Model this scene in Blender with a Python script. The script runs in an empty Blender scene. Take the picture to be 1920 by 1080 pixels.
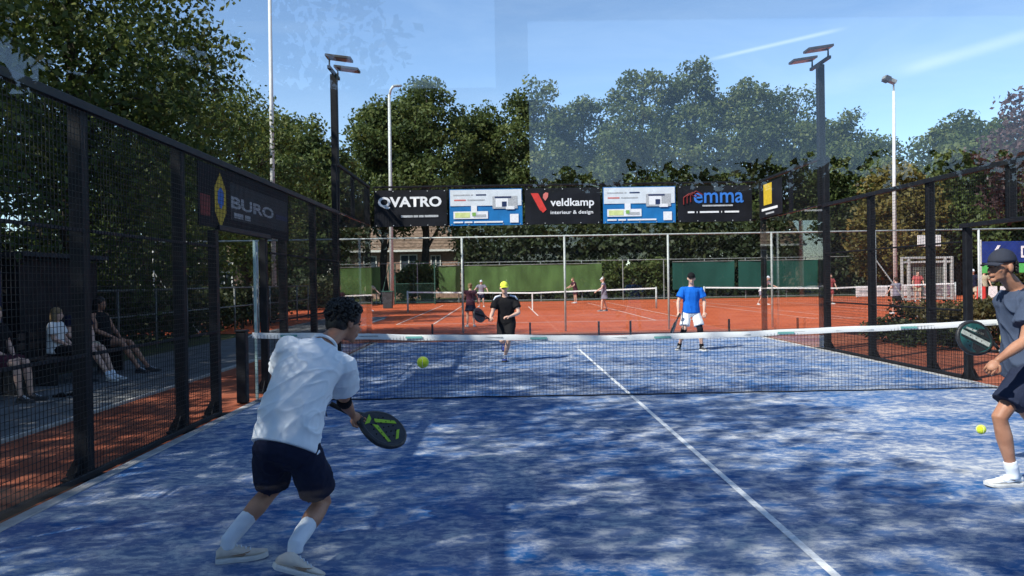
import bpy, math, random
import numpy as np
from mathutils import Vector as V, Matrix, noise as mnoise

random.seed(7)
SC = bpy.context.scene
COL = SC.collection
R = math.radians

# ------------------------------------------------------------------ camera
CAM = V((-1.687, -10.506, 1.539))
YAW, PITCH, ROLL, FPX = 0.0132173, -0.0089304, 0.0165676, 1493.7


def cam_axis(a, b, f):
    c, s = math.cos(ROLL), math.sin(ROLL)
    r, u, w = a * c + b * s, -a * s + b * c, f
    c, s = math.cos(PITCH), math.sin(PITCH)
    w, u = w * c - u * s, w * s + u * c
    c, s = math.cos(YAW), math.sin(YAW)
    return V((r * c + w * s, -r * s + w * c, u))


cd = bpy.data.cameras.new('camera')
cd.sensor_width = 36
cd.lens = 36 * FPX / 1920
cd.clip_start = 0.05
cd.clip_end = 2000
cam = bpy.data.objects.new('camera', cd)
COL.objects.link(cam)
rx, ux, fx = cam_axis(1, 0, 0), cam_axis(0, 1, 0), cam_axis(0, 0, 1)
cam.matrix_world = Matrix(((rx.x, ux.x, -fx.x, CAM.x), (rx.y, ux.y, -fx.y, CAM.y), (rx.z, ux.z, -fx.z, CAM.z), (0, 0, 0, 1)))
SC.camera = cam

# ------------------------------------------------------------------ world, sun, exposure
SUN_EL, SUN_AZ = R(44), R(233)          # from the left, a little behind the viewer
w = bpy.data.worlds.new('World')
SC.world = w
w.use_nodes = True
wn, wl = w.node_tree.nodes, w.node_tree.links
for n in list(wn):
    wn.remove(n)
wout = wn.new('ShaderNodeOutputWorld')
bg = wn.new('ShaderNodeBackground')
bg.inputs[1].default_value = 0.118
sky = wn.new('ShaderNodeTexSky')
sky.sky_type = 'NISHITA'
sky.sun_disc = False
sky.sun_elevation = SUN_EL
sky.sun_rotation = SUN_AZ
sky.air_density = 0.9
sky.dust_density = 0.0
sky.ozone_density = 3.5
tc = wn.new('ShaderNodeTexCoord')


def wnode(t, **k):
    n = wn.new(t)
    for a, b in k.items():
        setattr(n, a, b)
    return n


# thin cirrus: stretched noise on the sky dome
mp = wnode('ShaderNodeMapping')
mp.inputs['Rotation'].default_value = (0.25, 0.35, 0.5)
mp.inputs['Scale'].default_value = (2.2, 5.0, 9.0)
wl.new(tc.outputs['Generated'], mp.inputs[0])
nz = wnode('ShaderNodeTexNoise')
nz.inputs['Scale'].default_value = 1.6
nz.inputs['Detail'].default_value = 7
nz.inputs['Roughness'].default_value = 0.62
nz.inputs['Distortion'].default_value = 0.5
wl.new(mp.outputs[0], nz.inputs['Vector'])
cr = wnode('ShaderNodeMapRange')
cr.inputs['From Min'].default_value = 0.42
cr.inputs['From Max'].default_value = 0.78
cr.inputs['To Max'].default_value = 0.13
wl.new(nz.outputs['Fac'], cr.inputs['Value'])
fac = cr.outputs[0]


def pix_dir(x, y):
    return cam_axis((x - 960) / FPX, (540 - y) / FPX, 1).normalized()


# two vapour trails, each a soft band along a great circle of the sky
for (a, b, wid, amt) in (((1330, 112), (1580, 54), 0.0035, 0.34), ((1690, 135), (1960, 55), 0.010, 0.24), ((1420, 190), (1800, 95), 0.02, 0.10)):
    da, db = pix_dir(*a), pix_dir(*b)
    nrm = da.cross(db).normalized()
    mid = (da + db).normalized()
    d1 = wnode('ShaderNodeVectorMath', operation='DOT_PRODUCT')
    d1.inputs[1].default_value = nrm
    nv = wnode('ShaderNodeVectorMath', operation='NORMALIZE')
    wl.new(tc.outputs['Generated'], nv.inputs[0])
    wl.new(nv.outputs[0], d1.inputs[0])
    ab = wnode('ShaderNodeMath', operation='ABSOLUTE')
    wl.new(d1.outputs['Value'], ab.inputs[0])
    m1 = wnode('ShaderNodeMapRange', interpolation_type='SMOOTHSTEP')
    m1.inputs['From Min'].default_value = wid
    m1.inputs['From Max'].default_value = 0
    wl.new(ab.outputs[0], m1.inputs['Value'])
    d2 = wnode('ShaderNodeVectorMath', operation='DOT_PRODUCT')
    d2.inputs[1].default_value = mid
    wl.new(nv.outputs[0], d2.inputs[0])
    m2 = wnode('ShaderNodeMapRange', interpolation_type='SMOOTHSTEP')
    half = da.angle(db) / 2
    m2.inputs['From Min'].default_value = math.cos(half * 1.15)
    m2.inputs['From Max'].default_value = math.cos(half * 0.55)
    wl.new(d2.outputs['Value'], m2.inputs['Value'])
    mu = wnode('ShaderNodeMath', operation='MULTIPLY')
    wl.new(m1.outputs[0], mu.inputs[0])
    wl.new(m2.outputs[0], mu.inputs[1])
    mu2 = wnode('ShaderNodeMath', operation='MULTIPLY_ADD')
    mu2.inputs[1].default_value = amt
    wl.new(mu.outputs[0], mu2.inputs[0])
    wl.new(fac, mu2.inputs[2])
    fac = mu2.outputs[0]
mix = wnode('ShaderNodeMix', data_type='RGBA')
mix.clamp_factor = True
wl.new(fac, mix.inputs['Factor'])
wl.new(sky.outputs[0], mix.inputs[6])
mix.inputs[7].default_value = (5.2, 6.2, 7.2, 1)
wl.new(mix.outputs[2], bg.inputs[0])
wl.new(bg.outputs[0], wout.inputs[0])

sd = bpy.data.lights.new('sun', 'SUN')
sd.energy = 4.1
sd.angle = R(0.53)
sd.color = (1.0, 0.94, 0.85)
sun = bpy.data.objects.new('sun', sd)
COL.objects.link(sun)
sdir = V((math.sin(SUN_AZ) * math.cos(SUN_EL), math.cos(SUN_AZ) * math.cos(SUN_EL), math.sin(SUN_EL)))
sun.location = sdir * 60
sun.rotation_euler = sdir.to_track_quat('Z', 'Y').to_euler()

SC.view_settings.view_transform = 'Standard'
SC.view_settings.look = 'None'
SC.view_settings.exposure = 0.82
SC.view_settings.gamma = 1
SC.view_settings.use_curve_mapping = False
SC.render.engine = 'CYCLES'
SC.cycles.use_denoising = True
SC.cycles.max_bounces = 10
SC.cycles.transparent_max_bounces = 24
SC.cycles.sample_clamp_indirect = 6


# ------------------------------------------------------------------ materials
def mat(name, col, rough=0.6, spec=0.3, metal=0.0, var=0.0, vscale=8.0, bump=0.0, bscale=60.0, trans=0.0, detail=4.0, col2=None, sheen=0.0, stretch=None, lo=0.35, hi=0.65):
    """Principled material with noise variation between col and col2 and a fine bump."""
    m = bpy.data.materials.new(name)
    m.use_nodes = True
    nt = m.node_tree
    b = nt.nodes['Principled BSDF']
    b.inputs['Base Color'].default_value = (*col, 1)
    b.inputs['Roughness'].default_value = rough
    b.inputs['Specular IOR Level'].default_value = spec
    b.inputs['Metallic'].default_value = metal
    if sheen:
        b.inputs['Sheen Weight'].default_value = sheen
    if trans:
        b.inputs['Subsurface Weight'].default_value = trans
        b.inputs['Subsurface Radius'].default_value = (0.01, 0.004, 0.002)
    if var or col2 or bump:
        t = nt.nodes.new('ShaderNodeTexCoord')
        src = t.outputs['Object']
        if stretch:
            mpn = nt.nodes.new('ShaderNodeMapping')
            mpn.inputs['Scale'].default_value = stretch
            nt.links.new(src, mpn.inputs[0])
            src = mpn.outputs[0]
    if var or col2:
        n = nt.nodes.new('ShaderNodeTexNoise')
        n.inputs['Scale'].default_value = vscale
        n.inputs['Detail'].default_value = detail
        nt.links.new(src, n.inputs['Vector'])
        mr = nt.nodes.new('ShaderNodeMapRange')
        mr.inputs['From Min'].default_value = lo
        mr.inputs['From Max'].default_value = hi
        nt.links.new(n.outputs['Fac'], mr.inputs['Value'])
        mx = nt.nodes.new('ShaderNodeMix')
        mx.data_type = 'RGBA'
        c2 = col2 or tuple(min(1, c * (1 + var)) for c in col)
        c1 = col if col2 else tuple(c * (1 - var) for c in col)
        mx.inputs[6].default_value = (*c1, 1)
        mx.inputs[7].default_value = (*c2, 1)
        nt.links.new(mr.outputs[0], mx.inputs['Factor'])
        nt.links.new(mx.outputs[2], b.inputs['Base Color'])
    if bump:
        n2 = nt.nodes.new('ShaderNodeTexNoise')
        n2.inputs['Scale'].default_value = bscale
        n2.inputs['Detail'].default_value = 3
        nt.links.new(src, n2.inputs['Vector'])
        bp = nt.nodes.new('ShaderNodeBump')
        bp.inputs['Strength'].default_value = bump
        bp.inputs['Distance'].default_value = 0.01
        nt.links.new(n2.outputs['Fac'], bp.inputs['Height'])
        nt.links.new(bp.outputs[0], b.inputs['Normal'])
    return m


def glass_mat(name, tint=(0.97, 0.985, 0.98), ior=1.52):
    """Flat architectural glass: clear transmission plus Fresnel mirror reflection on each face."""
    m = bpy.data.materials.new(name)
    m.use_nodes = True
    nt = m.node_tree
    for n in list(nt.nodes):
        nt.nodes.remove(n)
    o = nt.nodes.new('ShaderNodeOutputMaterial')
    tr = nt.nodes.new('ShaderNodeBsdfTransparent')
    tr.inputs[0].default_value = (*tint, 1)
    gl = nt.nodes.new('ShaderNodeBsdfGlossy')
    gl.inputs['Roughness'].default_value = 0.0
    gl.inputs['Color'].default_value = (1, 1, 1, 1)
    ge = nt.nodes.new('ShaderNodeNewGeometry')
    dt = nt.nodes.new('ShaderNodeVectorMath')
    dt.operation = 'DOT_PRODUCT'
    nt.links.new(ge.outputs['Normal'], dt.inputs[0])
    nt.links.new(ge.outputs['Incoming'], dt.inputs[1])

    def mth(op, a, b=None):
        q = nt.nodes.new('ShaderNodeMath')
        q.operation = op
        for i, v in enumerate((a, b)):
            if v is None:
                continue
            if isinstance(v, (int, float)):
                q.inputs[i].default_value = v
            else:
                nt.links.new(v, q.inputs[i])
        return q.outputs[0]
    f0 = ((ior - 1) / (ior + 1)) ** 2
    sch = mth('POWER', mth('SUBTRACT', 1.0, mth('ABSOLUTE', dt.outputs['Value'])), 5.0)
    fres = mth('ADD', mth('MULTIPLY', sch, 1 - f0), f0)
    mx = nt.nodes.new('ShaderNodeMixShader')
    nt.links.new(fres, mx.inputs[0])
    nt.links.new(tr.outputs[0], mx.inputs[1])
    nt.links.new(gl.outputs[0], mx.inputs[2])
    nt.links.new(mx.outputs[0], o.inputs[0])
    return m


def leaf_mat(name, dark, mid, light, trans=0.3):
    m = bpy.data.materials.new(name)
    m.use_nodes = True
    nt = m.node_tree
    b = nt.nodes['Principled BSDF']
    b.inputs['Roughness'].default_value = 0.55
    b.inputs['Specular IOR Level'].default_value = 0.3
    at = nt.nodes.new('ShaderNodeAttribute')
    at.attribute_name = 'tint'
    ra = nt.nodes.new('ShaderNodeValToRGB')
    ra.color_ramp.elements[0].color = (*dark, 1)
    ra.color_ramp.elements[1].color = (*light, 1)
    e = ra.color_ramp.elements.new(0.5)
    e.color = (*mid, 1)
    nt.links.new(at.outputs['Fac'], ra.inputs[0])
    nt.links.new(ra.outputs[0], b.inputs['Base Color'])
    tl = nt.nodes.new('ShaderNodeBsdfTranslucent')
    nt.links.new(ra.outputs[0], tl.inputs[0])
    mx = nt.nodes.new('ShaderNodeMixShader')
    mx.inputs[0].default_value = trans
    nt.links.new(b.outputs[0], mx.inputs[1])
    nt.links.new(tl.outputs[0], mx.inputs[2])
    nt.links.new(mx.outputs[0], nt.nodes['Material Output'].inputs[0])
    return m


def court_mat():
    """Blue sand-filled artificial turf: pile colour, drifts of pale sand, brushed streaks."""
    m = bpy.data.materials.new('blue_sanded_turf')
    m.use_nodes = True
    nt = m.node_tree
    N, L = nt.nodes, nt.links
    b = N['Principled BSDF']
    b.inputs['Roughness'].default_value = 0.9
    b.inputs['Specular IOR Level'].default_value = 0.15
    t = N.new('ShaderNodeTexCoord')

    def noi(scale, det, rough, stretch=(1, 1, 1), rot=0.0, dist=0.0):
        mp_ = N.new('ShaderNodeMapping')
        mp_.inputs['Scale'].default_value = stretch
        mp_.inputs['Rotation'].default_value = (0, 0, rot)
        L.new(t.outputs['Object'], mp_.inputs[0])
        n = N.new('ShaderNodeTexNoise')
        n.inputs['Scale'].default_value = scale
        n.inputs['Detail'].default_value = det
        n.inputs['Roughness'].default_value = rough
        n.inputs['Distortion'].default_value = dist
        L.new(mp_.outputs[0], n.inputs['Vector'])
        return n.outputs['Fac']

    def rng(v, a, b_, c=0.0, d=1.0):
        r = N.new('ShaderNodeMapRange')
        r.inputs['From Min'].default_value = a
        r.inputs['From Max'].default_value = b_
        r.inputs['To Min'].default_value = c
        r.inputs['To Max'].default_value = d
        L.new(v, r.inputs['Value'])
        return r.outputs[0]

    def mth(op, a, b_):
        q = N.new('ShaderNodeMath')
        q.operation = op
        for i, v in enumerate((a, b_)):
            if isinstance(v, (int, float)):
                q.inputs[i].default_value = v
            else:
                L.new(v, q.inputs[i])
        return q.outputs[0]

    drift = rng(noi(0.8, 9, 0.68, (1, 1.5, 1), 0.5, 0.2), 0.42, 0.64)
    streak = rng(noi(7.0, 7, 0.68, (1.0, 2.0, 1), 0.75, 0.15), 0.48, 0.64)
    foot = rng(noi(5.0, 8, 0.68, (1.2, 1, 1), -0.4, 0.2), 0.50, 0.65)
    grain = rng(noi(150, 3, 0.8), 0.35, 0.68, 0.6, 1.25)
    sand = mth('ADD', mth('MULTIPLY', drift, 0.34), mth('MULTIPLY', mth('MAXIMUM', streak, foot), mth('ADD', mth('MULTIPLY', drift, 0.55), 0.42)))
    sand = mth('MULTIPLY', sand, grain)
    sand = mth('MINIMUM', sand, 0.85)
    hue = rng(noi(0.5, 3, 0.5), 0.35, 0.65)
    mx0 = N.new('ShaderNodeMix')
    mx0.data_type = 'RGBA'
    mx0.inputs[6].default_value = (0.009, 0.074, 0.235, 1)
    mx0.inputs[7].default_value = (0.018, 0.115, 0.325, 1)
    L.new(hue, mx0.inputs['Factor'])
    mx1 = N.new('ShaderNodeMix')
    mx1.data_type = 'RGBA'
    L.new(mx0.outputs[2], mx1.inputs[6])
    mx1.inputs[7].default_value = (0.63, 0.63, 0.62, 1)
    L.new(sand, mx1.inputs['Factor'])
    L.new(mx1.outputs[2], b.inputs['Base Color'])
    bp = N.new('ShaderNodeBump')
    bp.inputs['Strength'].default_value = 0.55
    bp.inputs['Distance'].default_value = 0.012
    h = mth('ADD', mth('MULTIPLY', noi(90, 3, 0.7), 0.6), mth('MULTIPLY', noi(9, 4, 0.6, (1, 2, 1), 0.7), 0.9))
    L.new(h, bp.inputs['Height'])
    L.new(bp.outputs[0], b.inputs['Normal'])
    return m


def clay_mat(name, a=(0.45, 0.090, 0.034), b_=(0.55, 0.130, 0.055), dark=(0.33, 0.064, 0.028)):
    m = mat(name, a, 0.9, 0.1, col2=b_, vscale=1.2, detail=8, bump=0.35, bscale=45)
    nt = m.node_tree
    pb = nt.nodes['Principled BSDF']
    prev = pb.inputs['Base Color'].links[0].from_socket
    t = nt.nodes.new('ShaderNodeTexCoord')
    n = nt.nodes.new('ShaderNodeTexNoise')
    n.inputs['Scale'].default_value = 7
    n.inputs['Detail'].default_value = 6
    mpc = nt.nodes.new('ShaderNodeMapping')
    mpc.inputs['Scale'].default_value = (0.22, 1.0, 1.0)
    mpc.inputs['Rotation'].default_value = (0, 0, 0.12)
    nt.links.new(t.outputs['Object'], mpc.inputs[0])
    nt.links.new(mpc.outputs[0], n.inputs['Vector'])
    mr = nt.nodes.new('ShaderNodeMapRange')
    mr.inputs['From Min'].default_value = 0.48
    mr.inputs['From Max'].default_value = 0.75
    mr.inputs['To Max'].default_value = 0.6
    nt.links.new(n.outputs['Fac'], mr.inputs['Value'])
    mx = nt.nodes.new('ShaderNodeMix')
    mx.data_type = 'RGBA'
    nt.links.new(mr.outputs[0], mx.inputs['Factor'])
    nt.links.new(prev, mx.inputs[6])
    mx.inputs[7].default_value = (*dark, 1)
    nt.links.new(mx.outputs[2], pb.inputs['Base Color'])
    return m


M = {}
M['court'] = court_mat()
M['clay'] = clay_mat('red_clay')
M['gravel'] = clay_mat('red_gravel', (0.26, 0.072, 0.038), (0.38, 0.125, 0.07), (0.15, 0.042, 0.025))
M['grass'] = mat('rough_grass', (0.05, 0.07, 0.025), 0.9, 0.1, col2=(0.09, 0.085, 0.04), vscale=0.8, detail=8, bump=0.5, bscale=30)
M['line'] = mat('white_turf_line', (0.72, 0.74, 0.76), 0.9, 0.1, var=0.14, vscale=30, bump=0.3, bscale=120)
M['clay_line'] = mat('clay_line', (0.68, 0.55, 0.5), 0.9, 0.1, var=0.2, vscale=14)
M['pave'] = mat('grey_paving', (0.13, 0.135, 0.14), 0.85, 0.2, var=0.22, vscale=2.5, detail=8, bump=0.3, bscale=70)
M['kerb'] = mat('concrete_kerb', (0.36, 0.35, 0.33), 0.85, 0.2, var=0.15, vscale=6, bump=0.25, bscale=60)
M['edge'] = mat('pale_edge_band', (0.38, 0.38, 0.38), 0.85, 0.2, var=0.2, vscale=5, bump=0.2, bscale=60)
M['black'] = mat('black_powder_coat', (0.009, 0.010, 0.013), 0.5, 0.22, var=0.25, vscale=14)
M['wire'] = mat('black_wire', (0.010, 0.011, 0.013), 0.5, 0.3, var=0.2, vscale=20)
M['glass'] = glass_mat('clear_safety_glass')
M['glass_edge'] = mat('glass_edge', (0.30, 0.42, 0.42), 0.25, 0.5, var=0.1)
M['galv'] = mat('galvanised_steel', (0.46, 0.48, 0.47), 0.5, 0.4, 0.1, var=0.14, vscale=9)
M['galv_dull'] = mat('dull_galvanised_steel', (0.24, 0.26, 0.25), 0.6, 0.4, 0.2, var=0.2, vscale=9)
M['whitepole'] = mat('white_painted_pole', (0.56, 0.56, 0.55), 0.4, 0.4, var=0.06, vscale=5)
M['greywood'] = mat('dark_stained_timber', (0.05, 0.045, 0.04), 0.75, 0.2, var=0.3, vscale=9, stretch=(1, 1, 0.1))
M['netcord'] = mat('black_net_cord', (0.012, 0.013, 0.016), 0.7, 0.2, var=0.2)
M['tape'] = mat('white_net_tape', (0.80, 0.81, 0.80), 0.7, 0.2, var=0.05, vscale=4, bump=0.1, bscale=200)
M['teal_print'] = mat('teal_print', (0.16, 0.40, 0.37), 0.6, 0.3, var=0.1)
M['grey_print'] = mat('grey_print', (0.35, 0.37, 0.38), 0.6, 0.3, var=0.2, vscale=60)
M['ban_black'] = mat('black_banner_vinyl', (0.009, 0.010, 0.014), 0.65, 0.18, var=0.3, vscale=3, bump=0.15, bscale=5)
M['ban_white'] = mat('white_banner_vinyl', (0.66, 0.70, 0.74), 0.5, 0.35, var=0.06, vscale=6)
M['ban_blue'] = mat('blue_banner_print', (0.012, 0.16, 0.42), 0.5, 0.35, var=0.12, vscale=4)
M['p_white'] = mat('white_print', (0.78, 0.78, 0.80), 0.5, 0.3, var=0.05, vscale=20)
M['p_grey'] = mat('pale_grey_print', (0.42, 0.43, 0.45), 0.5, 0.3, var=0.25, vscale=40)
M['p_red'] = mat('red_print', (0.62, 0.05, 0.04), 0.5, 0.3, var=0.1)
M['p_pink'] = mat('light_red_print', (0.62, 0.17, 0.15), 0.5, 0.3, var=0.1)
M['p_dkred'] = mat('dark_red_print', (0.20, 0.02, 0.02), 0.5, 0.3, var=0.2)
M['p_blue'] = mat('bright_blue_print', (0.04, 0.18, 0.58), 0.5, 0.3, var=0.1)
M['p_yel'] = mat('yellow_print', (0.62, 0.42, 0.03), 0.5, 0.3, var=0.12, vscale=12)
M['p_lime'] = mat('lime_print', (0.60, 0.66, 0.28), 0.5, 0.3, var=0.1)
M['p_green'] = mat('leaf_green_print', (0.22, 0.42, 0.10), 0.5, 0.3, var=0.1)
M['p_navy'] = mat('navy_print', (0.02, 0.035, 0.10), 0.5, 0.3, var=0.1)
M['lamp_house'] = mat('lamp_housing', (0.05, 0.05, 0.055), 0.45, 0.4, 0.2, var=0.2)
M['lamp_glass'] = mat('lamp_lens', (0.30, 0.20, 0.17), 0.25, 0.5, var=0.15)
M['bark'] = mat('bark', (0.055, 0.045, 0.035), 0.95, 0.1, var=0.45, vscale=7, bump=0.7, bscale=24, stretch=(1, 1, 0.25))
M['leaf_near'] = leaf_mat('oak_leaves_near', (0.032, 0.055, 0.014), (0.080, 0.112, 0.024), (0.20, 0.21, 0.045), 0.42)
M['leaf_far'] = leaf_mat('oak_leaves_far', (0.028, 0.050, 0.015), (0.088, 0.124, 0.034), (0.21, 0.23, 0.07), 0.42)
M['leaf_bronze'] = leaf_mat('bronze_leaves', (0.05, 0.052, 0.015), (0.14, 0.12, 0.03), (0.30, 0.21, 0.06))
M['leaf_plum'] = leaf_mat('plum_leaves', (0.03, 0.02, 0.022), (0.075, 0.045, 0.045), (0.14, 0.085, 0.075))
M['leaf_hedge'] = leaf_mat('hedge_leaves', (0.014, 0.026, 0.010), (0.034, 0.05, 0.016), (0.09, 0.09, 0.03))
M['leaf_dry'] = leaf_mat('brownish_hedge_leaves', (0.03, 0.035, 0.012), (0.08, 0.07, 0.025), (0.19, 0.13, 0.05))
M['skin'] = mat('tanned_skin', (0.33, 0.155, 0.095), 0.5, 0.35, col2=(0.46, 0.235, 0.15), vscale=9, detail=6, trans=0.12, bump=0.10, bscale=110)
M['skin_lt'] = mat('fair_skin', (0.62, 0.39, 0.30), 0.5, 0.35, var=0.10, vscale=18, trans=0.12)
M['hair_blk'] = mat('black_hair', (0.010, 0.008, 0.007), 0.45, 0.4, var=0.3, vscale=60, bump=0.6, bscale=90)
M['hair_blond'] = mat('dark_blond_hair', (0.26, 0.17, 0.08), 0.5, 0.4, var=0.35, vscale=50, bump=0.6, bscale=80, stretch=(1, 1, 0.2))
M['hair_brn'] = mat('brown_hair', (0.055, 0.032, 0.02), 0.5, 0.4, var=0.3, vscale=50, bump=0.6, bscale=80)
M['eye'] = mat('dark_eye', (0.02, 0.014, 0.012), 0.2, 0.5, var=0.1)
M['lip'] = mat('lip', (0.33, 0.11, 0.085), 0.5, 0.35, var=0.1)


def cloth(name, c, var=0.06, rough=0.85):
    return mat(name, c, rough, 0.15, var=var, vscale=5, bump=0.14, bscale=420)


M['c_white'] = cloth('white_jersey', (0.80, 0.84, 0.89), 0.03)
M['c_navy'] = cloth('navy_cloth', (0.010, 0.013, 0.035))
M['c_slate'] = cloth('slate_blue_jersey', (0.055, 0.075, 0.125), 0.12)
M['c_navy2'] = cloth('dark_navy_shorts', (0.020, 0.027, 0.055))
M['c_black'] = cloth('black_cloth', (0.010, 0.010, 0.012))
M['c_blue'] = cloth('royal_blue_jersey', (0.010, 0.13, 0.56))
M['c_sock'] = cloth('white_sock', (0.70, 0.75, 0.83), 0.03)
M['c_pure'] = cloth('white_shorts', (0.80, 0.80, 0.80), 0.03)
M['c_grey'] = cloth('grey_violet_cloth', (0.22, 0.21, 0.27))
M['c_red'] = cloth('faded_red_cloth', (0.42, 0.10, 0.10))
M['c_plum'] = cloth('dark_plum_cloth', (0.06, 0.02, 0.035))
M['c_cap'] = cloth('charcoal_cap', (0.035, 0.040, 0.058), 0.12)
M['c_neon'] = cloth('neon_yellow_cap', (0.72, 0.80, 0.09), 0.05)
M['c_beige'] = cloth('beige_cloth', (0.45, 0.40, 0.30))
M['c_band'] = cloth('black_elbow_band', (0.012, 0.012, 0.016))
M['shoe_w'] = mat('white_shoe', (0.72, 0.73, 0.74), 0.6, 0.3, var=0.06, vscale=12, bump=0.12, bscale=220)
M['shoe_cream'] = mat('cream_shoe', (0.62, 0.55, 0.48), 0.6, 0.3, var=0.1, vscale=10, bump=0.12, bscale=220)
M['shoe_tan'] = mat('tan_shoe_panel', (0.30, 0.20, 0.14), 0.7, 0.2, var=0.12)
M['shoe_blue'] = mat('blue_shoe', (0.02, 0.05, 0.28), 0.6, 0.3, var=0.1)
M['shoe_dark'] = mat('dark_shoe', (0.05, 0.05, 0.055), 0.6, 0.3, var=0.1)
M['sole'] = mat('rubber_sole', (0.62, 0.62, 0.61), 0.7, 0.2, var=0.1)
M['sole_dk'] = mat('dark_rubber_sole', (0.06, 0.06, 0.065), 0.7, 0.2, var=0.1)
M['rk_face'] = mat('charcoal_racket_face', (0.025, 0.027, 0.032), 0.4, 0.4, var=0.2, vscale=30)
M['rk_lime'] = mat('lime_racket_print', (0.30, 0.50, 0.02), 0.45, 0.4, var=0.1)
M['rk_rim'] = mat('grey_green_racket_rim', (0.22, 0.30, 0.26), 0.4, 0.4, var=0.15)
M['rk_teal'] = mat('teal_racket_face', (0.03, 0.15, 0.145), 0.4, 0.4, col2=(0.012, 0.03, 0.045), vscale=9)
M['rk_silver'] = mat('silver_racket_print', (0.42, 0.46, 0.44), 0.4, 0.4, var=0.25, vscale=40)
M['rk_red'] = mat('dark_red_racket_face', (0.10, 0.015, 0.015), 0.4, 0.4, var=0.2)
M['grip'] = mat('racket_grip', (0.03, 0.03, 0.03), 0.8, 0.2, var=0.2, bump=0.3, bscale=90)
M['grip_w'] = mat('white_racket_grip', (0.6, 0.6, 0.6), 0.8, 0.2, var=0.1)
M['ball'] = mat('yellow_felt', (0.62, 0.76, 0.03), 0.95, 0.1, var=0.08, vscale=40, bump=0.5, bscale=400, sheen=0.4)
M['seam'] = mat('ball_seam', (0.75, 0.78, 0.6), 0.8, 0.2, var=0.05)
M['shed'] = mat('black_shed_boards', (0.012, 0.012, 0.015), 0.7, 0.2, var=0.35, vscale=4)
M['shed_roof'] = mat('roofing_felt', (0.045, 0.045, 0.05), 0.9, 0.1, var=0.3, vscale=9)
M['navy_panel'] = mat('navy_panel', (0.010, 0.013, 0.05), 0.5, 0.3, var=0.25, vscale=3)
M['bench'] = mat('bench_timber', (0.06, 0.045, 0.04), 0.7, 0.2, var=0.3, vscale=8, stretch=(6, 0.6, 6))
M['screen_lt'] = mat('light_green_windscreen', (0.075, 0.140, 0.045), 0.8, 0.15, var=0.3, vscale=1.3, detail=7, bump=0.9, bscale=4, stretch=(1, 1, 0.35))  # tone variation paints fold shading into the cloth colour
M['screen_dk'] = mat('dark_green_windscreen', (0.015, 0.075, 0.06), 0.8, 0.15, var=0.2, vscale=0.8, bump=0.3, bscale=3, stretch=(1, 1, 0.35))
M['green_metal'] = mat('green_coated_steel', (0.03, 0.09, 0.065), 0.5, 0.4, var=0.2)
M['brick'] = mat('pinkish_brick', (0.36, 0.23, 0.18), 0.9, 0.15, var=0.25, vscale=5, detail=8, bump=0.4, bscale=30)
M['rooftile'] = mat('brown_roof_tile', (0.20, 0.14, 0.105), 0.9, 0.15, var=0.3, vscale=3, detail=8)
M['white_trim'] = mat('white_trim', (0.72, 0.72, 0.70), 0.6, 0.3, var=0.05)
M['pane'] = mat('dark_window_pane', (0.05, 0.065, 0.08), 0.08, 0.6, var=0.3, vscale=0.7)
M['board_w'] = mat('white_board', (0.70, 0.70, 0.70), 0.6, 0.3, var=0.07)
M['flag_blue'] = mat('royal_blue_flag', (0.010, 0.03, 0.18), 0.6, 0.3, var=0.15, vscale=3)
M['flag_green'] = mat('bright_green_flag', (0.08, 0.42, 0.10), 0.6, 0.3, var=0.1)
M['yellow_bag'] = mat('pale_yellow_fabric', (0.60, 0.55, 0.16), 0.8, 0.2, col2=(0.40, 0.33, 0.05), vscale=9, bump=0.5, bscale=18)
M['dull_wire'] = mat('dull_chain_wire', (0.07, 0.08, 0.075), 0.6, 0.3, var=0.2)
M['slate_print'] = mat('slate_print', (0.018, 0.026, 0.034), 0.5, 0.3, var=0.25, vscale=6)
M['rail_dull'] = mat('weathered_tube', (0.13, 0.14, 0.14), 0.6, 0.35, 0.1, var=0.25, vscale=9)
M['dark_paving'] = mat('dark_terrace_paving', (0.055, 0.056, 0.058), 0.85, 0.2, var=0.25, vscale=3, bump=0.2)
M['container'] = mat('dark_grey_container', (0.05, 0.055, 0.06), 0.6, 0.3, var=0.2)


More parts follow.
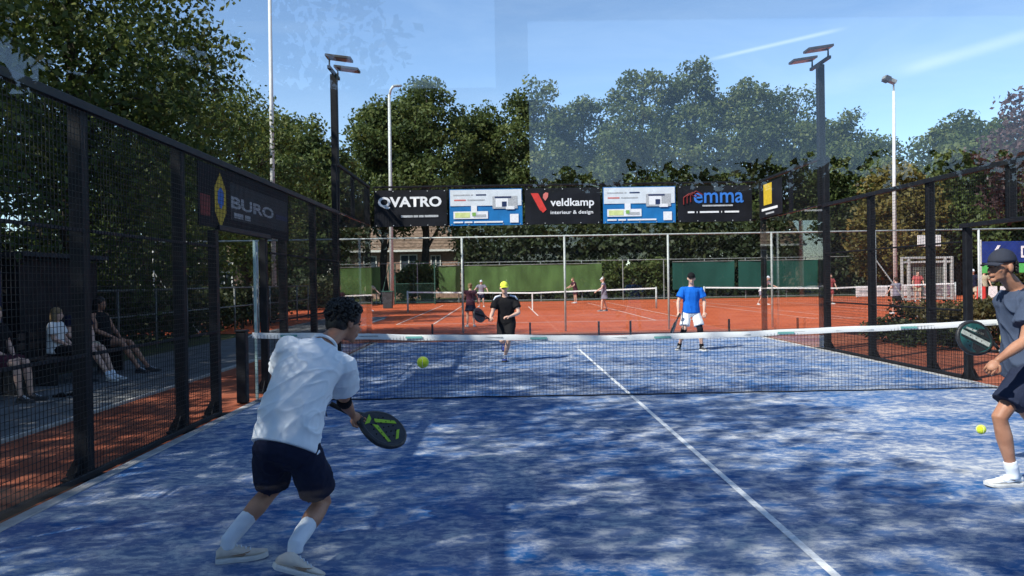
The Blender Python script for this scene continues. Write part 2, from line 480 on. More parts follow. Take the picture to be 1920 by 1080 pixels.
# ------------------------------------------------------------------ mesh helpers
class MB:
    def __init__(s):
        s.v, s.f = [], []

    def add(s, verts, faces):
        o = len(s.v)
        s.v.extend([tuple(p) for p in verts])
        s.f.extend([tuple(i + o for i in f) for f in faces])
        return s

    def box(s, c, d, rot=None):
        hx, hy, hz = d[0] / 2, d[1] / 2, d[2] / 2
        P = [V((x, y, z)) for x in (-hx, hx) for y in (-hy, hy) for z in (-hz, hz)]
        if rot is not None:
            P = [rot @ p for p in P]
        c = V(c)
        return s.add([p + c for p in P], [(0, 1, 3, 2), (4, 6, 7, 5), (0, 4, 5, 1), (2, 3, 7, 6), (0, 2, 6, 4), (1, 5, 7, 3)])

    def box2(s, a, b):
        return s.box([(a[i] + b[i]) / 2 for i in range(3)], [abs(b[i] - a[i]) for i in range(3)])

    def bbox(s, a, b, bev=0.004):
        """box with chamfered vertical and horizontal edges"""
        x0, x1 = sorted((a[0], b[0])); y0, y1 = sorted((a[1], b[1])); z0, z1 = sorted((a[2], b[2]))
        P = []
        for z, k in ((z0, bev), (z0 + bev, 0), (z1 - bev, 0), (z1, bev)):
            X0, X1, Y0, Y1 = x0 + k, x1 - k, y0 + k, y1 - k
            q = bev
            P.append([(X0 + q, Y0, z), (X1 - q, Y0, z), (X1, Y0 + q, z), (X1, Y1 - q, z), (X1 - q, Y1, z), (X0 + q, Y1, z), (X0, Y1 - q, z), (X0, Y0 + q, z)])
        return s.loft(P)

    def loft(s, rings, cap=True, closed=True):
        n = len(rings[0])
        vs = [p for r in rings for p in r]
        fs = []
        for i in range(len(rings) - 1):
            for j in range(n if closed else n - 1):
                k = (j + 1) % n
                fs.append((i * n + j, i * n + k, (i + 1) * n + k, (i + 1) * n + j))
        if cap:
            fs.append(tuple(range(n))[::-1])
            fs.append(tuple((len(rings) - 1) * n + j for j in range(n)))
        return s.add(vs, fs)

    def tube(s, pts, rad, seg=8, cap=True, squash=None):
        pts = [V(p) for p in pts]
        if isinstance(rad, (int, float)):
            rad = [rad] * len(pts)
        rings = []
        ref = None
        for i, p in enumerate(pts):
            t = (pts[min(i + 1, len(pts) - 1)] - pts[max(i - 1, 0)]).normalized()
            if ref is None:
                ref = t.orthogonal().normalized()
                if squash is not None:
                    q = V(squash[0])
                    ref = (q - t * q.dot(t)).normalized()
            ref = (ref - t * ref.dot(t)).normalized()
            b = t.cross(ref)
            k = squash[1] if squash is not None else 1
            rings.append([p + ref * (rad[i] * math.cos(a) * k) + b * (rad[i] * math.sin(a)) for a in [2 * math.pi * j / seg for j in range(seg)]])
        return s.loft(rings, cap)

    def ell(s, c, r, axes=None, nu=12, nv=8):
        c = V(c)
        ax = axes or (V((1, 0, 0)), V((0, 1, 0)), V((0, 0, 1)))
        vs = [c - ax[2] * r[2]]
        for i in range(1, nv):
            ph = -math.pi / 2 + math.pi * i / nv
            for j in range(nu):
                th = 2 * math.pi * j / nu
                vs.append(c + ax[0] * (r[0] * math.cos(ph) * math.cos(th)) + ax[1] * (r[1] * math.cos(ph) * math.sin(th)) + ax[2] * (r[2] * math.sin(ph)))
        vs.append(c + ax[2] * r[2])
        fs = []
        for j in range(nu):
            k = (j + 1) % nu
            fs.append((0, 1 + k, 1 + j))
            for i in range(nv - 2):
                a = 1 + i * nu
                fs.append((a + j, a + k, a + nu + k, a + nu + j))
            a = 1 + (nv - 2) * nu
            fs.append((a + j, a + k, len(vs) - 1))
        return s.add(vs, fs)

    def prism(s, poly, thick, o, ux_, uy_):
        """2-D polygon extruded along ux x uy, centred on o"""
        o, ux_, uy_ = V(o), V(ux_), V(uy_)
        n = ux_.cross(uy_).normalized()
        a = [o + ux_ * x + uy_ * y - n * (thick / 2) for x, y in poly]
        b = [o + ux_ * x + uy_ * y + n * (thick / 2) for x, y in poly]
        return s.loft([a, b])

    def mesh(s, name, origin=(0, 0, 0)):
        me = bpy.data.meshes.new(name)
        o = V(origin)
        me.from_pydata([tuple(V(p) - o) for p in s.v], [], s.f)
        return me

    def build(s, name, m, parent=None, smooth=False, label=None, origin=None, kind=None):
        og = origin if origin is not None else (parent_loc(parent) if parent is not None else (0, 0, 0))
        me = s.mesh(name, og)
        return link(name, me, m, parent, smooth, label, origin=og, kind=kind)


def parent_loc(p):
    l = V(p.location)
    while p.parent is not None:
        p = p.parent
        l = l + V(p.location)
    return l


def link(name, me, m, parent=None, smooth=False, label=None, origin=(0, 0, 0), kind=None):
    if m is not None:
        me.materials.append(M[m] if isinstance(m, str) else m)
    if smooth:
        me.polygons.foreach_set('use_smooth', [True] * len(me.polygons))
    o = bpy.data.objects.new(name, me)
    COL.objects.link(o)
    if parent is not None:
        o.parent = parent
        o.location = V(origin) - parent_loc(parent)
    else:
        o.location = origin
    if label:
        o['label'] = label
    if kind:
        o['kind'] = kind
    return o


def thing(name, label, cat, loc, group=None):
    o = bpy.data.objects.new(name, None)
    o.empty_display_size = 0.2
    COL.objects.link(o)
    o.location = loc
    o['label'] = label
    o['category'] = cat
    if group:
        o['group'] = group
    return o


def tag(o, label, cat, group=None):
    o['label'] = label
    o['category'] = cat
    if group:
        o['group'] = group
    return o


def struct(o):
    o['kind'] = 'structure'
    return o


def copy_thing(src, loc, label):
    c = src.copy()
    COL.objects.link(c)
    c.location = loc
    c['label'] = label
    for ch in list(src.children):
        d = ch.copy()
        COL.objects.link(d)
        d.parent = c
        for g in list(ch.children):
            e = g.copy()
            COL.objects.link(e)
            e.parent = d
    return c


def text_mesh(body, o, ux_, uy_, width, height, m, parent, name='lettering', bold=0.0, depth=0.004):
    """lettering fitted into width x height, lower-left corner at o"""
    cu = bpy.data.curves.new('t', 'FONT')
    cu.body = body
    cu.size = 1
    cu.offset = bold
    cu.resolution_u = 3
    ob = bpy.data.objects.new('t', cu)
    COL.objects.link(ob)
    dg = bpy.context.evaluated_depsgraph_get()
    me = bpy.data.meshes.new_from_object(ob.evaluated_get(dg))
    bpy.data.objects.remove(ob)
    bpy.data.curves.remove(cu)
    n = len(me.vertices)
    co = np.empty(n * 3)
    me.vertices.foreach_get('co', co)
    co = co.reshape(-1, 3)
    mn, mx_ = co.min(0), co.max(0)
    sx = width / (mx_[0] - mn[0])
    sy = height / (mx_[1] - mn[1])
    o, ux_, uy_ = V(o), V(ux_), V(uy_)
    nn = ux_.cross(uy_).normalized()
    out = [o + ux_ * ((p[0] - mn[0]) * sx) + uy_ * ((p[1] - mn[1]) * sy) + nn * depth for p in co]
    og = parent_loc(parent)
    me.vertices.foreach_set('co', np.array([list(p - og) for p in out]).ravel())
    me.materials.clear()
    me.update()
    me.name = name
    return link(name, me, m, parent, origin=og)


def rect(o, ux_, uy_, x0, x1, y0, y1, m, parent, name, depth=0.004, th=0.003):
    return MB().prism([(x0, y0), (x1, y0), (x1, y1), (x0, y1)], th, V(o) + V(ux_).cross(V(uy_)).normalized() * depth, ux_, uy_).build(name, m, parent)


X_, Y_, Z_ = V((1, 0, 0)), V((0, 1, 0)), V((0, 0, 1))

# ------------------------------------------------------------------ setting: ground sheets
def sheet(name, x0, x1, y0, y1, z, m, nx=1, ny=1):
    mb = MB()
    vs = [(x0 + (x1 - x0) * i / nx, y0 + (y1 - y0) * j / ny, z) for j in range(ny + 1) for i in range(nx + 1)]
    fs = [(j * (nx + 1) + i, j * (nx + 1) + i + 1, (j + 1) * (nx + 1) + i + 1, (j + 1) * (nx + 1) + i) for j in range(ny) for i in range(nx)]
    mb.add(vs, fs)
    return struct(mb.build(name, m))


sheet('ground', -500, 500, -300, 900, -0.030, 'grass')
sheet('terrace', -12, 22, -40, -10.3, -0.008, 'dark_paving')
sheet('gravel_surround', -6.72, 14.0, -10.3, 15.2, -0.012, 'gravel')
sheet('clay_court', -14.0, 36, 15.2, 48.3, -0.012, 'clay')
sheet('clay_apron', -6.72, 14.0, 13.2, 15.2, -0.008, 'clay')
court = sheet('court_floor', -4.99, 4.99, -9.99, 9.99, 0.0, 'court', 2, 4)
sheet('path', -9.6, -6.84, -20, 26, -0.004, 'pave')


def court_line(x0, x1, y0, y1, name='court_line', z=0.004, m='line'):
    o = MB().add([(x0, y0, z), (x1, y0, z), (x1, y1, z), (x0, y1, z)], [(0, 1, 2, 3)]).build(name, m)
    return struct(o)


court_line(-0.025, 0.025, 0.0, 7.15)
court_line(-0.025, 0.025, -7.15, 0.0)
for sgn in (-1, 1):
    court_line(-4.985, 4.985, sgn * 6.95 - 0.025, sgn * 6.95 + 0.025, z=0.006)
# pale concrete edge beams framing the court
for (a, b) in (((4.885, -9.985, 0.0), (4.985, 9.985, 0.012)), ((-4.985, -9.985, 0.0), (-4.885, 9.985, 0.012))):
    struct(MB().bbox(a, b, 0.003).build('edge_band', 'edge'))
# kerb stones along the path
kerb = struct(MB().box2((-6.835, -20, -0.2), (-6.725, 26, -0.02)).build('kerb', 'kerb'))
ks = MB().bbox((-0.05, -0.495, -0.09), (0.05, 0.495, 0.02), 0.006).mesh('kerb_stone')
ks.materials.append(M['kerb'])
for i in range(34):
    o = bpy.data.objects.new('kerb_stone', ks)
    COL.objects.link(o)
    o.parent = kerb
    o.location = (-6.78 + random.uniform(-0.004, 0.004), -9.5 + i, random.uniform(0, 0.006))
    o.rotation_euler = (0, 0, random.uniform(-0.006, 0.006))

# tennis court lines on the clay (two courts side by side)
for cx, cy in ((-0.1, 30.8), (15.1, 30.0)):
    def tl(x0, x1, y0, y1):
        court_line(cx + x0, cx + x1, cy + y0, cy + y1, 'clay_line', -0.006, 'clay_line')
    for sx in (-5.485, -4.115, 4.115, 5.485):
        tl(sx - 0.03, sx + 0.03, -11.88, 11.88)
    for sy in (-11.9, 11.9):
        tl(-5.5, 5.5, sy - 0.05, sy + 0.05)
    for sy in (-6.4, 6.4):
        tl(-4.08, 4.08, sy - 0.03, sy + 0.03)
    tl(-0.03, 0.03, -6.36, 6.36)


# ------------------------------------------------------------------ padel cage
def grid_mesh(w_, h_, step=0.05, r=0.0027):
    """welded wire panel in the local YZ plane: w_ along Y, h_ along Z"""
    mb = MB()
    ny, nz_ = max(1, round(w_ / step)), max(1, round(h_ / step))
    for i in range(ny + 1):
        y = w_ * i / ny
        mb.tube([(0.0022, y, 0), (0.0022, y, h_)], r, 4, cap=False)
    for j in range(nz_ + 1):
        z = h_ * j / nz_
        mb.tube([(-0.0022, 0, z), (-0.0022, w_, z)], r, 4, cap=False)
    return mb


MESHES = {}


def wire_panel(parent, x, y0, y1, z0, z1, along='Y'):
    key = (round(y1 - y0, 3), round(z1 - z0, 3))
    if key not in MESHES:
        me = grid_mesh(*key).mesh('wire_mesh')
        me.materials.append(M['wire'])
        MESHES[key] = me
    o = bpy.data.objects.new('wire_mesh', MESHES[key])
    COL.objects.link(o)
    o.parent = parent
    o['kind'] = 'stuff'
    if along == 'Y':
        o.location = V((x, y0, z0)) - parent_loc(parent)
    else:
        o.location = V((y1, x, z0)) - parent_loc(parent)
        o.rotation_euler = (0, 0, R(90))
    return o


def side_fence(sx, label):
    t = thing('cage_fence', label, 'fence', (sx * 5.03, 0, 0), 'side walls of the padel cage')
    xm = sx * 5.02                       # mesh plane
    xo = sx * 5.10                       # post centre line

    def post(y, z0, z1, wd=0.11):
        p = MB().bbox((xo - wd / 2, y - wd / 2, z0), (xo + wd / 2, y + wd / 2, z1), 0.008).build('post', 'black', t)
        return p

    def foot(y, p):
        mb = MB().bbox((xo - 0.13, y - 0.12, -0.01), (xo + 0.13, y + 0.12, 0.012), 0.004)
        mb.build('base_plate', 'black', p)
        g = MB()
        for s in (-1, 1):
            g.prism([(0, 0), (0.13, 0), (0, 0.16)], 0.012, (xo + 0.0, y + s * 0.055, 0.012), V((0, s, 0)), Z_)
        g.prism([(0, 0), (0.10, 0), (0, 0.18)], 0.012, (xo + sx * 0.055, y, 0.012), V((sx, 0, 0)), Z_)
        g.build('gusset', 'black', p)

    for y in (-6, -4, -2, 2, 4, 6):
        p = post(y, 0, 3.0 if abs(y) < 6 else 4.0)
        foot(y, p)
    for y in (-1, 1):
        p = post(y, 0, 2.2, 0.10)
        foot(y, p)
    post(0, 2.26, 3.0, 0.10)
    for y in (-10.0, 10.0):
        p = post(y, 0, 4.0, 0.12)
        foot(y, p)
    for y in (-8, 8):
        post(y, 3.0, 4.0, 0.08)
    # rails
    def rail(y0, y1, z, h=0.035, wd=0.035, name='rail'):
        MB().bbox((xm + sx * 0.012 - wd / 2, y0, z - h / 2), (xm + sx * 0.012 + wd / 2, y1, z + h / 2), 0.004).build(name, 'black', t)
    rail(-5.95, 5.95, 3.0, 0.07, 0.07, 'top_rail')
    rail(-9.95, -6.05, 4.0, 0.06, 0.06, 'top_rail')
    rail(6.05, 9.95, 4.0, 0.06, 0.06, 'top_rail')
    rail(-1.045, 1.045, 2.23, 0.06, 0.06, 'gate_header')
    for s in (-1, 1):
        for z in (1.0, 2.0):
            for a, b in ((1.05, 1.95), (2.05, 3.95), (4.05, 5.95)):
                y0, y1 = (a, b) if s > 0 else (-b, -a)
                rail(y0, y1, z, 0.028, 0.024)
        a, b = (1.05, 5.95)
        rail(*((a, b) if s > 0 else (-b, -a)), 0.035, 0.05, 0.04, 'bottom_rail')
        rail(*((6.05, 9.95) if s > 0 else (-9.95, -6.05)), 3.02, 0.03, 0.03)
        for a, b in ((1.05, 2.0), (2.0, 4.0), (4.0, 6.0)):
            y0, y1 = (a, b) if s > 0 else (-b, -a)
            wire_panel(t, xm, y0, y1, 0.05, 3.0)
        for a, b in ((6.0, 8.0), (8.0, 10.0)):
            y0, y1 = (a, b) if s > 0 else (-b, -a)
            wire_panel(t, xm, y0, y1, 3.03, 4.0)
            pn = MB().box2((sx * 5.015, y0 + 0.004, 0.01), (sx * 5.027, y1 - 0.004, 3.0)).build('glass_panel', 'glass', t)
        wire_panel(t, xm, 0 if s > 0 else -1.05, 1.05 if s > 0 else 0, 2.26, 3.0)
    return t


fence_l = side_fence(-1, 'long black wire-mesh cage wall left of the blue court')
fence_r = side_fence(1, 'long black wire-mesh cage wall right of the blue court')


def end_wall(yy, label):
    t = thing('glass_back_wall', label, 'glass wall', (0, yy, 0), 'glass end walls of the padel cage')
    s = 1 if yy > 0 else -1
    for i in range(5):
        x0 = -5 + 2 * i
        p = MB().box2((x0 + 0.004, yy + s * 0.010, 0.01), (x0 + 1.996, yy + s * 0.022, 3.0)).build('glass_panel', 'glass', t)
        if s > 0:
            wire_panel(t, yy + s * 0.02, x0, x0 + 2, 3.03, 4.0, along='X')
    for z, nm in ((3.02, 'rail'), (4.0, 'top_rail')):
        MB().bbox((-4.94, yy + s * 0.03, z - 0.025), (4.94, yy + s * 0.075, z + 0.025), 0.004).build(nm, 'black', t)
    if s > 0:
        for x in (-3, -1, 1, 3):
            MB().bbox((x - 0.04, yy + 0.04, 3.05), (x + 0.04, yy + 0.10, 3.97), 0.006).build('post', 'black', t)
    return t


wall_far = end_wall(10, 'clear glass end wall under the row of banners')
wall_near = end_wall(-10, 'clear glass end wall close to the viewer, mirroring sky faintly')
STK = ('first', 'second', 'third', 'fourth', 'fifth', 'sixth', 'seventh', 'eighth', 'ninth')
for si, px_x in enumerate((-3.55, -1.77, -0.94, 0.90, 1.75, 3.60, 4.40, 6.25, 7.1)):
    tag(MB().bbox((px_x - 0.025, 10.75, -0.02), (px_x + 0.025, 10.80, 0.42), 0.005).build('stake', 'black'),
        STK[si] + ' from the left of the short dark stakes behind the far glass', 'stake', 'short stakes behind the glass')

# slim pale gate stile beside the net
tag(MB().bbox((-5.03, 0.28, 0), (-4.995, 0.31, 2.14), 0.003).build('gate_stile', 'glass_edge'),
    'slim pale upright in the left gateway beside the net end', 'gate')

# ------------------------------------------------------------------ padel net
def net_top(x):
    return 0.80 + 0.12 * (abs(x) / 5.0) ** 1.35


net = thing('court_net', 'black net with white printed tape spanning the blue court', 'net', (0, 0, 0))
mb = MB()
NX = 222
for i in range(NX + 1):
    x = -4.95 + 9.9 * i / NX
    mb.tube([(x, 0, 0.012), (x, 0.004 * math.sin(x * 3), net_top(x) - 0.03)], 0.0021, 4, cap=False)
for j in range(18):
    q = j / 17
    mb.tube([(-4.95 + 9.9 * i / 40, 0.003 * math.sin(i), 0.012 + (net_top(-4.95 + 9.9 * i / 40) - 0.05) * q) for i in range(41)], 0.0021, 4, cap=False)
mb.build('cord_mesh', 'netcord', net, kind='stuff')
mb = MB()
for s in (-1, 1):
    ring = []
    n = 60
    for i in range(n + 1):
        x = -4.97 + 9.94 * i / n
        z = net_top(x) + 0.004 * math.sin(x * 2.9) + 0.003 * math.sin(x * 7.1)
        y = s * 0.004 + 0.008 * math.sin(x * 3.7)
        ring.append([(x, y, z - 0.075), (x, y + s * 0.006, z - 0.04), (x, y, z)])
    vs = [p for r in ring for p in r]
    fs = [(i * 3 + k, (i + 1) * 3 + k, (i + 1) * 3 + k + 1, i * 3 + k + 1) for i in range(n) for k in (0, 1)]
    mb.add(vs, fs)
tape = mb.build('tape', 'tape', net, smooth=True)
mb = MB().tube([(-4.95 + 9.9 * i / 40, 0, 0.014 + 0.004 * math.sin(i * 1.7)) for i in range(41)], 0.009, 5)
mb.build('bottom_cord', 'netcord', net)
mb = MB()
mb.box2((-0.025, -0.006, 0.005), (0.025, 0.006, 0.73))
# sponsor marks on the tape: alternating small blocks and thin script
k = 0
x = -4.6
while x < 4.7:
    z = net_top(x) - 0.042
    if k % 2 == 0:
        rect((x, -0.0125, z), X_, Z_, 0, 0.22, -0.014, 0.014, 'teal_print', tape, 'print_mark', 0.0)
    else:
        text_mesh('oneillsport', (x, -0.0125, z - 0.012), X_, Z_, 0.55, 0.026, 'grey_print', tape, 'print_mark', 0.0, 0.001) if False else rect((x, -0.0125, z), X_, Z_, 0, 0.5, -0.006, 0.008, 'grey_print', tape, 'print_mark', 0.0)
    x += 0.78 if k % 2 == 0 else 0.86
    k += 1
for sx, lab in ((-1, 'dark net post at the left gateway'), (1, 'dark net post at the right gateway')):
    p = thing('net_post', lab, 'net post', (sx * 5.1, -0.02, 0))
    MB().bbox((sx * 5.1 - 0.065, -0.085, 0), (sx * 5.1 + 0.065, 0.045, 0.93), 0.01).build('post', 'black', p)
    MB().bbox((sx * 5.1 - 0.075, -0.095, 0.93), (sx * 5.1 + 0.075, 0.055, 0.955), 0.006).build('cap', 'black', p)
    MB().tube([(sx * 5.02, -0.02, 0.86), (sx * 4.96, 0, 0.89)], 0.008, 6).build('strap', 'galv', p)
bag = MB()
for (q, r_) in (((5.0, -0.12, 0.80), 0.10), ((4.97, -0.13, 0.68), 0.12), ((5.03, -0.12, 0.58), 0.10), ((5.06, -0.1, 0.92), 0.055)):
    bag.ell(q, (r_, r_ * 0.6, r_ * 1.05))
tag(bag.build('cloth_bundle', 'yellow_bag', smooth=True), 'pale yellow bundle hanging on the net post by the slate-shirted player', 'bag')

# ------------------------------------------------------------------ floodlight masts
def mast(x, y, h, facing, label):
    t = thing('floodlight_mast', label, 'floodlight', (x, y, 0), 'black court floodlight masts')
    MB().bbox((x - 0.07, y - 0.07, 0), (x + 0.07, y + 0.07, h), 0.01).build('pole', 'black', t)
    MB().bbox((x - 0.16, y - 0.16, 0), (x + 0.16, y + 0.16, 0.015), 0.004).build('base_plate', 'black', t)
    br = MB().box((x, y, h + 0.03), (0.06, 1.0, 0.06)).build('cross_arm', 'black', t)
    for yo in (-0.42, 0.42):
        c = V((x + facing * 0.20, y + yo, h + 0.22))
        rot = Matrix.Rotation(facing * R(8), 3, 'Y')
        hd = MB().box(c, (0.52, 0.32, 0.045), rot).build('lamp_head', 'lamp_house', t)
        MB().box(c + rot @ V((0, 0, -0.026)), (0.47, 0.27, 0.012), rot).build('lens', 'lamp_glass', hd)
        MB().tube([(x, y + yo, h + 0.03), (x, y + yo, h + 0.2), c], 0.022, 6).build('bracket', 'black', hd)
    return t


mast(-5.12, 6.25, 5.92, 1, 'black floodlight mast with two lamp heads, left side of court')
mast(5.13, 6.30, 6.0, -1, 'black floodlight mast with two lamp heads, right side of court')

# ------------------------------------------------------------------ banners
def banner(x0, x1, label, m='ban_black', y=9.88, z0=2.97, z1=3.9):
    t = thing('banner', label, 'banner', ((x0 + x1) / 2, y, z0), 'sponsor banners on the cage')
    n = 8
    A, B = [], []
    vs, fs = [], []
    for j in range(5):
        for i in range(n + 1):
            u = i / n
            vs.append((x0 + (x1 - x0) * u, y + 0.004 * math.sin(u * 9 + j), z0 + (z1 - z0) * j / 4))
    for j in range(4):
        for i in range(n):
            a = j * (n + 1) + i
            fs.append((a, a + 1, a + n + 2, a + n + 1))
    mb = MB().add(vs, fs)
    k = len(vs)
    mb.add([(p[0], p[1] + 0.012, p[2]) for p in vs], [tuple(reversed(f)) for f in fs])
    sh = mb.build('sheet', m, t, smooth=True)
    ey = MB()
    for i in range(5):
        u = (i + 0.12) / 4.24
        for z in (z0 + 0.03, z1 - 0.03):
            ey.tube([(x0 + (x1 - x0) * u, y - 0.012, z), (x0 + (x1 - x0) * u, y - 0.006, z)], 0.013, 8)
    ey.build('eyelets', 'galv', sh, kind='stuff')
    return t


YB = 9.88
bo = lambda x, z: V((x, YB - 0.014, z))
b1 = banner(-4.90, -3.05, 'black banner with bold white word QVATRO', 'ban_black')
text_mesh('QVATRO', bo(-4.80, 3.42), X_, Z_, 1.62, 0.31, 'p_white', b1, bold=0.035, depth=0)
for (a, b) in ((0, 0.3), (0.32, 0.44), (0.46, 0.58), (0.6, 0.95)):
    rect(bo(-4.22, 3.20), X_, Z_, a, b, 0, 0.055, 'p_grey', b1, 'tagline', 0)


def blue_banner(x0, label):
    x1 = x0 + 1.86
    t = banner(x0, x1, label, 'ban_blue')
    rect(bo(x0, 2.97), X_, Z_, 0.02, 1.84, 0.50, 0.91, 'ban_white', t, 'white_field', 0)
    fo = lambda x, z: bo(x0 + x, 2.97 + z) + V((0, -0.004, 0))
    rect(fo(0, 0), X_, Z_, 0.10, 0.98, 0.17, 0.36, 'p_white', t, 'logo_plate', 0)
    rect(fo(0, 0) + V((0, -0.004, 0)), X_, Z_, 0.14, 0.52, 0.20, 0.33, 'p_lime', t, 'logo_block', 0)
    rect(fo(0, 0) + V((0, -0.004, 0)), X_, Z_, 0.62, 0.93, 0.21, 0.28, 'p_grey', t, 'logo_word', 0)
    rect(fo(0, 0) + V((0, -0.004, 0)), X_, Z_, 0.55, 0.70, 0.30, 0.50, 'p_white', t, 'logo_tower', 0)
    rect(fo(0, 0) + V((0, -0.008, 0)), X_, Z_, 0.58, 0.67, 0.24, 0.33, 'p_green', t, 'logo_leaf', 0)
    # photo of a white house with a car port
    rect(fo(0, 0), X_, Z_, 1.10, 1.74, 0.42, 0.74, 'p_grey', t, 'photo_field', 0)
    rect(fo(0, 0) + V((0, -0.004, 0)), X_, Z_, 1.18, 1.50, 0.46, 0.68, 'p_white', t, 'photo_wall', 0)
    rect(fo(0, 0) + V((0, -0.004, 0)), X_, Z_, 1.16, 1.58, 0.69, 0.73, 'p_navy', t, 'photo_roof', 0)
    rect(fo(0, 0) + V((0, -0.008, 0)), X_, Z_, 1.34, 1.46, 0.47, 0.60, 'p_navy', t, 'photo_opening', 0)
    rect(fo(0, 0) + V((0, -0.008, 0)), X_, Z_, 1.44, 1.66, 0.40, 0.48, 'p_white', t, 'photo_car', 0)
    for (a, b, z, mm) in ((0.10, 0.52, 0.76, 'p_grey'), (0.55, 0.60, 0.76, 'p_grey'), (0.68, 0.94, 0.76, 'p_navy'), (0.12, 0.42, 0.63, 'p_pink'), (0.46, 0.9, 0.63, 'p_grey')):
        rect(fo(0, 0), X_, Z_, a, b, z, z + 0.035, mm, t, 'small_print', 0)
    for (a, b) in ((0.1, 0.34), (0.38, 0.58), (0.62, 1.36)):
        rect(fo(0, 0), X_, Z_, a, b, 0.065, 0.105, 'p_white', t, 'small_print', 0)
    rect(fo(0, 0), X_, Z_, 1.54, 1.76, 0.06, 0.28, 'p_white', t, 'white_square', 0)
    return t


blue_banner(-2.98, 'blue and white banner between QVATRO and veldkamp banners')
b3 = banner(-1.05, 0.88, 'black banner with red V emblem and word veldkamp', 'ban_black')
MB().prism([(0, 0.5), (0.19, 0.5), (0.40, 0.08), (0.31, 0.0), (0.22, 0.08)], 0.003, bo(-0.90, 3.27), X_, Z_).build('emblem', 'p_red', b3)
MB().prism([(0.30, 0.47), (0.36, 0.52), (0.43, 0.5), (0.42, 0.4), (0.35, 0.30), (0.29, 0.38)], 0.003, bo(-0.88, 3.27), X_, Z_).build('emblem', 'p_pink', b3)
text_mesh('veldkamp', bo(-0.40, 3.37), X_, Z_, 1.12, 0.26, 'p_white', b3, bold=0.02, depth=0)
text_mesh('interieur & design', bo(-0.40, 3.20), X_, Z_, 1.09, 0.12, 'p_white', b3, bold=0.012, depth=0)
blue_banner(0.95, 'blue and white banner between veldkamp and emma banners')
b5 = banner(2.87, 4.78, 'black banner with blue word emma and red house outline', 'ban_black')
text_mesh('emma', bo(3.28, 3.45), X_, Z_, 1.28, 0.27, 'p_blue', b5, bold=0.012, depth=0)
for k, (dx, dz) in enumerate(((0, 0), (0.09, 0.03), (0.18, 0.06))):
    MB().tube([bo(3.02 + dx, 3.42 + dz), bo(3.02 + dx, 3.6 + dz), bo(3.16 + dx, 3.70 + dz), bo(3.34 + dx, 3.6 + dz)], 0.015, 5).build('house_outline', 'p_dkred', b5)
rect(bo(3.5, 3.365), X_, Z_, 0, 0.78, 0, 0.04, 'p_grey', b5, 'underline', 0)
for (a, b) in ((0, 0.17), (0.23, 0.25), (0.31, 0.80), (0.86, 0.88), (0.95, 1.32)):
    rect(bo(3.12, 3.20), X_, Z_, a, b, 0, 0.045, 'p_white', b5, 'small_print', 0)


def side_banner(x, y0, y1, z0, z1, label, m='ban_black', s=1):
    t = thing('banner', label, 'banner', (x, (y0 + y1) / 2, z0), 'sponsor banners on the cage')
    MB().bbox((x - 0.006, y0, z0), (x + 0.006, y1, z1), 0.002).build('sheet', m, t)
    return t


# right wall, far end: facing -X (reads with u = -Y ... seen from the court)
b6 = side_banner(4.965, 8.2, 9.85, 3.03, 3.88, 'black banner with yellow tile on right cage wall')
u6 = V((0, -1, 0))
rect((4.955, 9.85, 3.03), u6, Z_, 0.35, 0.95, 0.30, 0.82, 'p_yel', b6, 'yellow_tile', 0)
rect((4.955, 9.85, 3.03), u6, Z_, 0.2, 1.35, 0.16, 0.22, 'p_white', b6, 'underline', 0)
rect((4.955, 9.85, 3.03), u6, Z_, 0.5, 1.1, 0.06, 0.10, 'p_grey', b6, 'small_print', 0)

# left wall over the gateway: seen from the court side, u = +Y
ul = V((0, 1, 0))
b7 = side_banner(-5.036, -0.70, 2.12, 2.22, 2.96, 'black and slate banner with pale letters over the left gateway')
# lies on the outer side of the mesh, print towards the court
rect((-5.0300, -0.70, 2.22), ul, Z_, 0.12, 2.75, 0.14, 0.60, 'slate_print', b7, 'slate_field', 0)
text_mesh('BURO', (-5.0280, -0.55, 2.50), ul, Z_, 1.85, 0.16, 'p_grey', b7, bold=0.03, depth=0)
for (a, b) in ((0.25, 0.6), (0.68, 0.9)):
    rect((-5.0280, -0.70, 2.22), ul, Z_, a, b, 0.17, 0.24, 'p_grey', b7, 'small_print', 0)
rect((-5.0280, -0.70, 2.22), ul, Z_, 2.1, 2.73, 0.30, 0.37, 'p_navy', b7, 'stripe', 0)
b8 = side_banner(-5.036, -1.62, -0.72, 2.22, 2.94, 'black banner with dark red print and yellow diamond on left wall')
rect((-5.0300, -1.62, 2.22), ul, Z_, 0.06, 0.36, 0.12, 0.36, 'p_dkred', b8, 'red_print', 0)
MB().prism([(0, -0.33), (0.19, -0.14), (0.19, 0.14), (0, 0.33), (-0.19, 0.14), (-0.19, -0.14)], 0.002, (-5.0280, -0.93, 2.56), ul, Z_).build('diamond', 'p_yel', b8)
MB().prism([(0, -0.13), (0.10, -0.05), (0.11, 0.08), (0, 0.14), (-0.10, 0.08), (-0.10, -0.05)], 0.002, (-5.0265, -0.92, 2.58), ul, Z_).build('emblem', 'p_blue', b8)

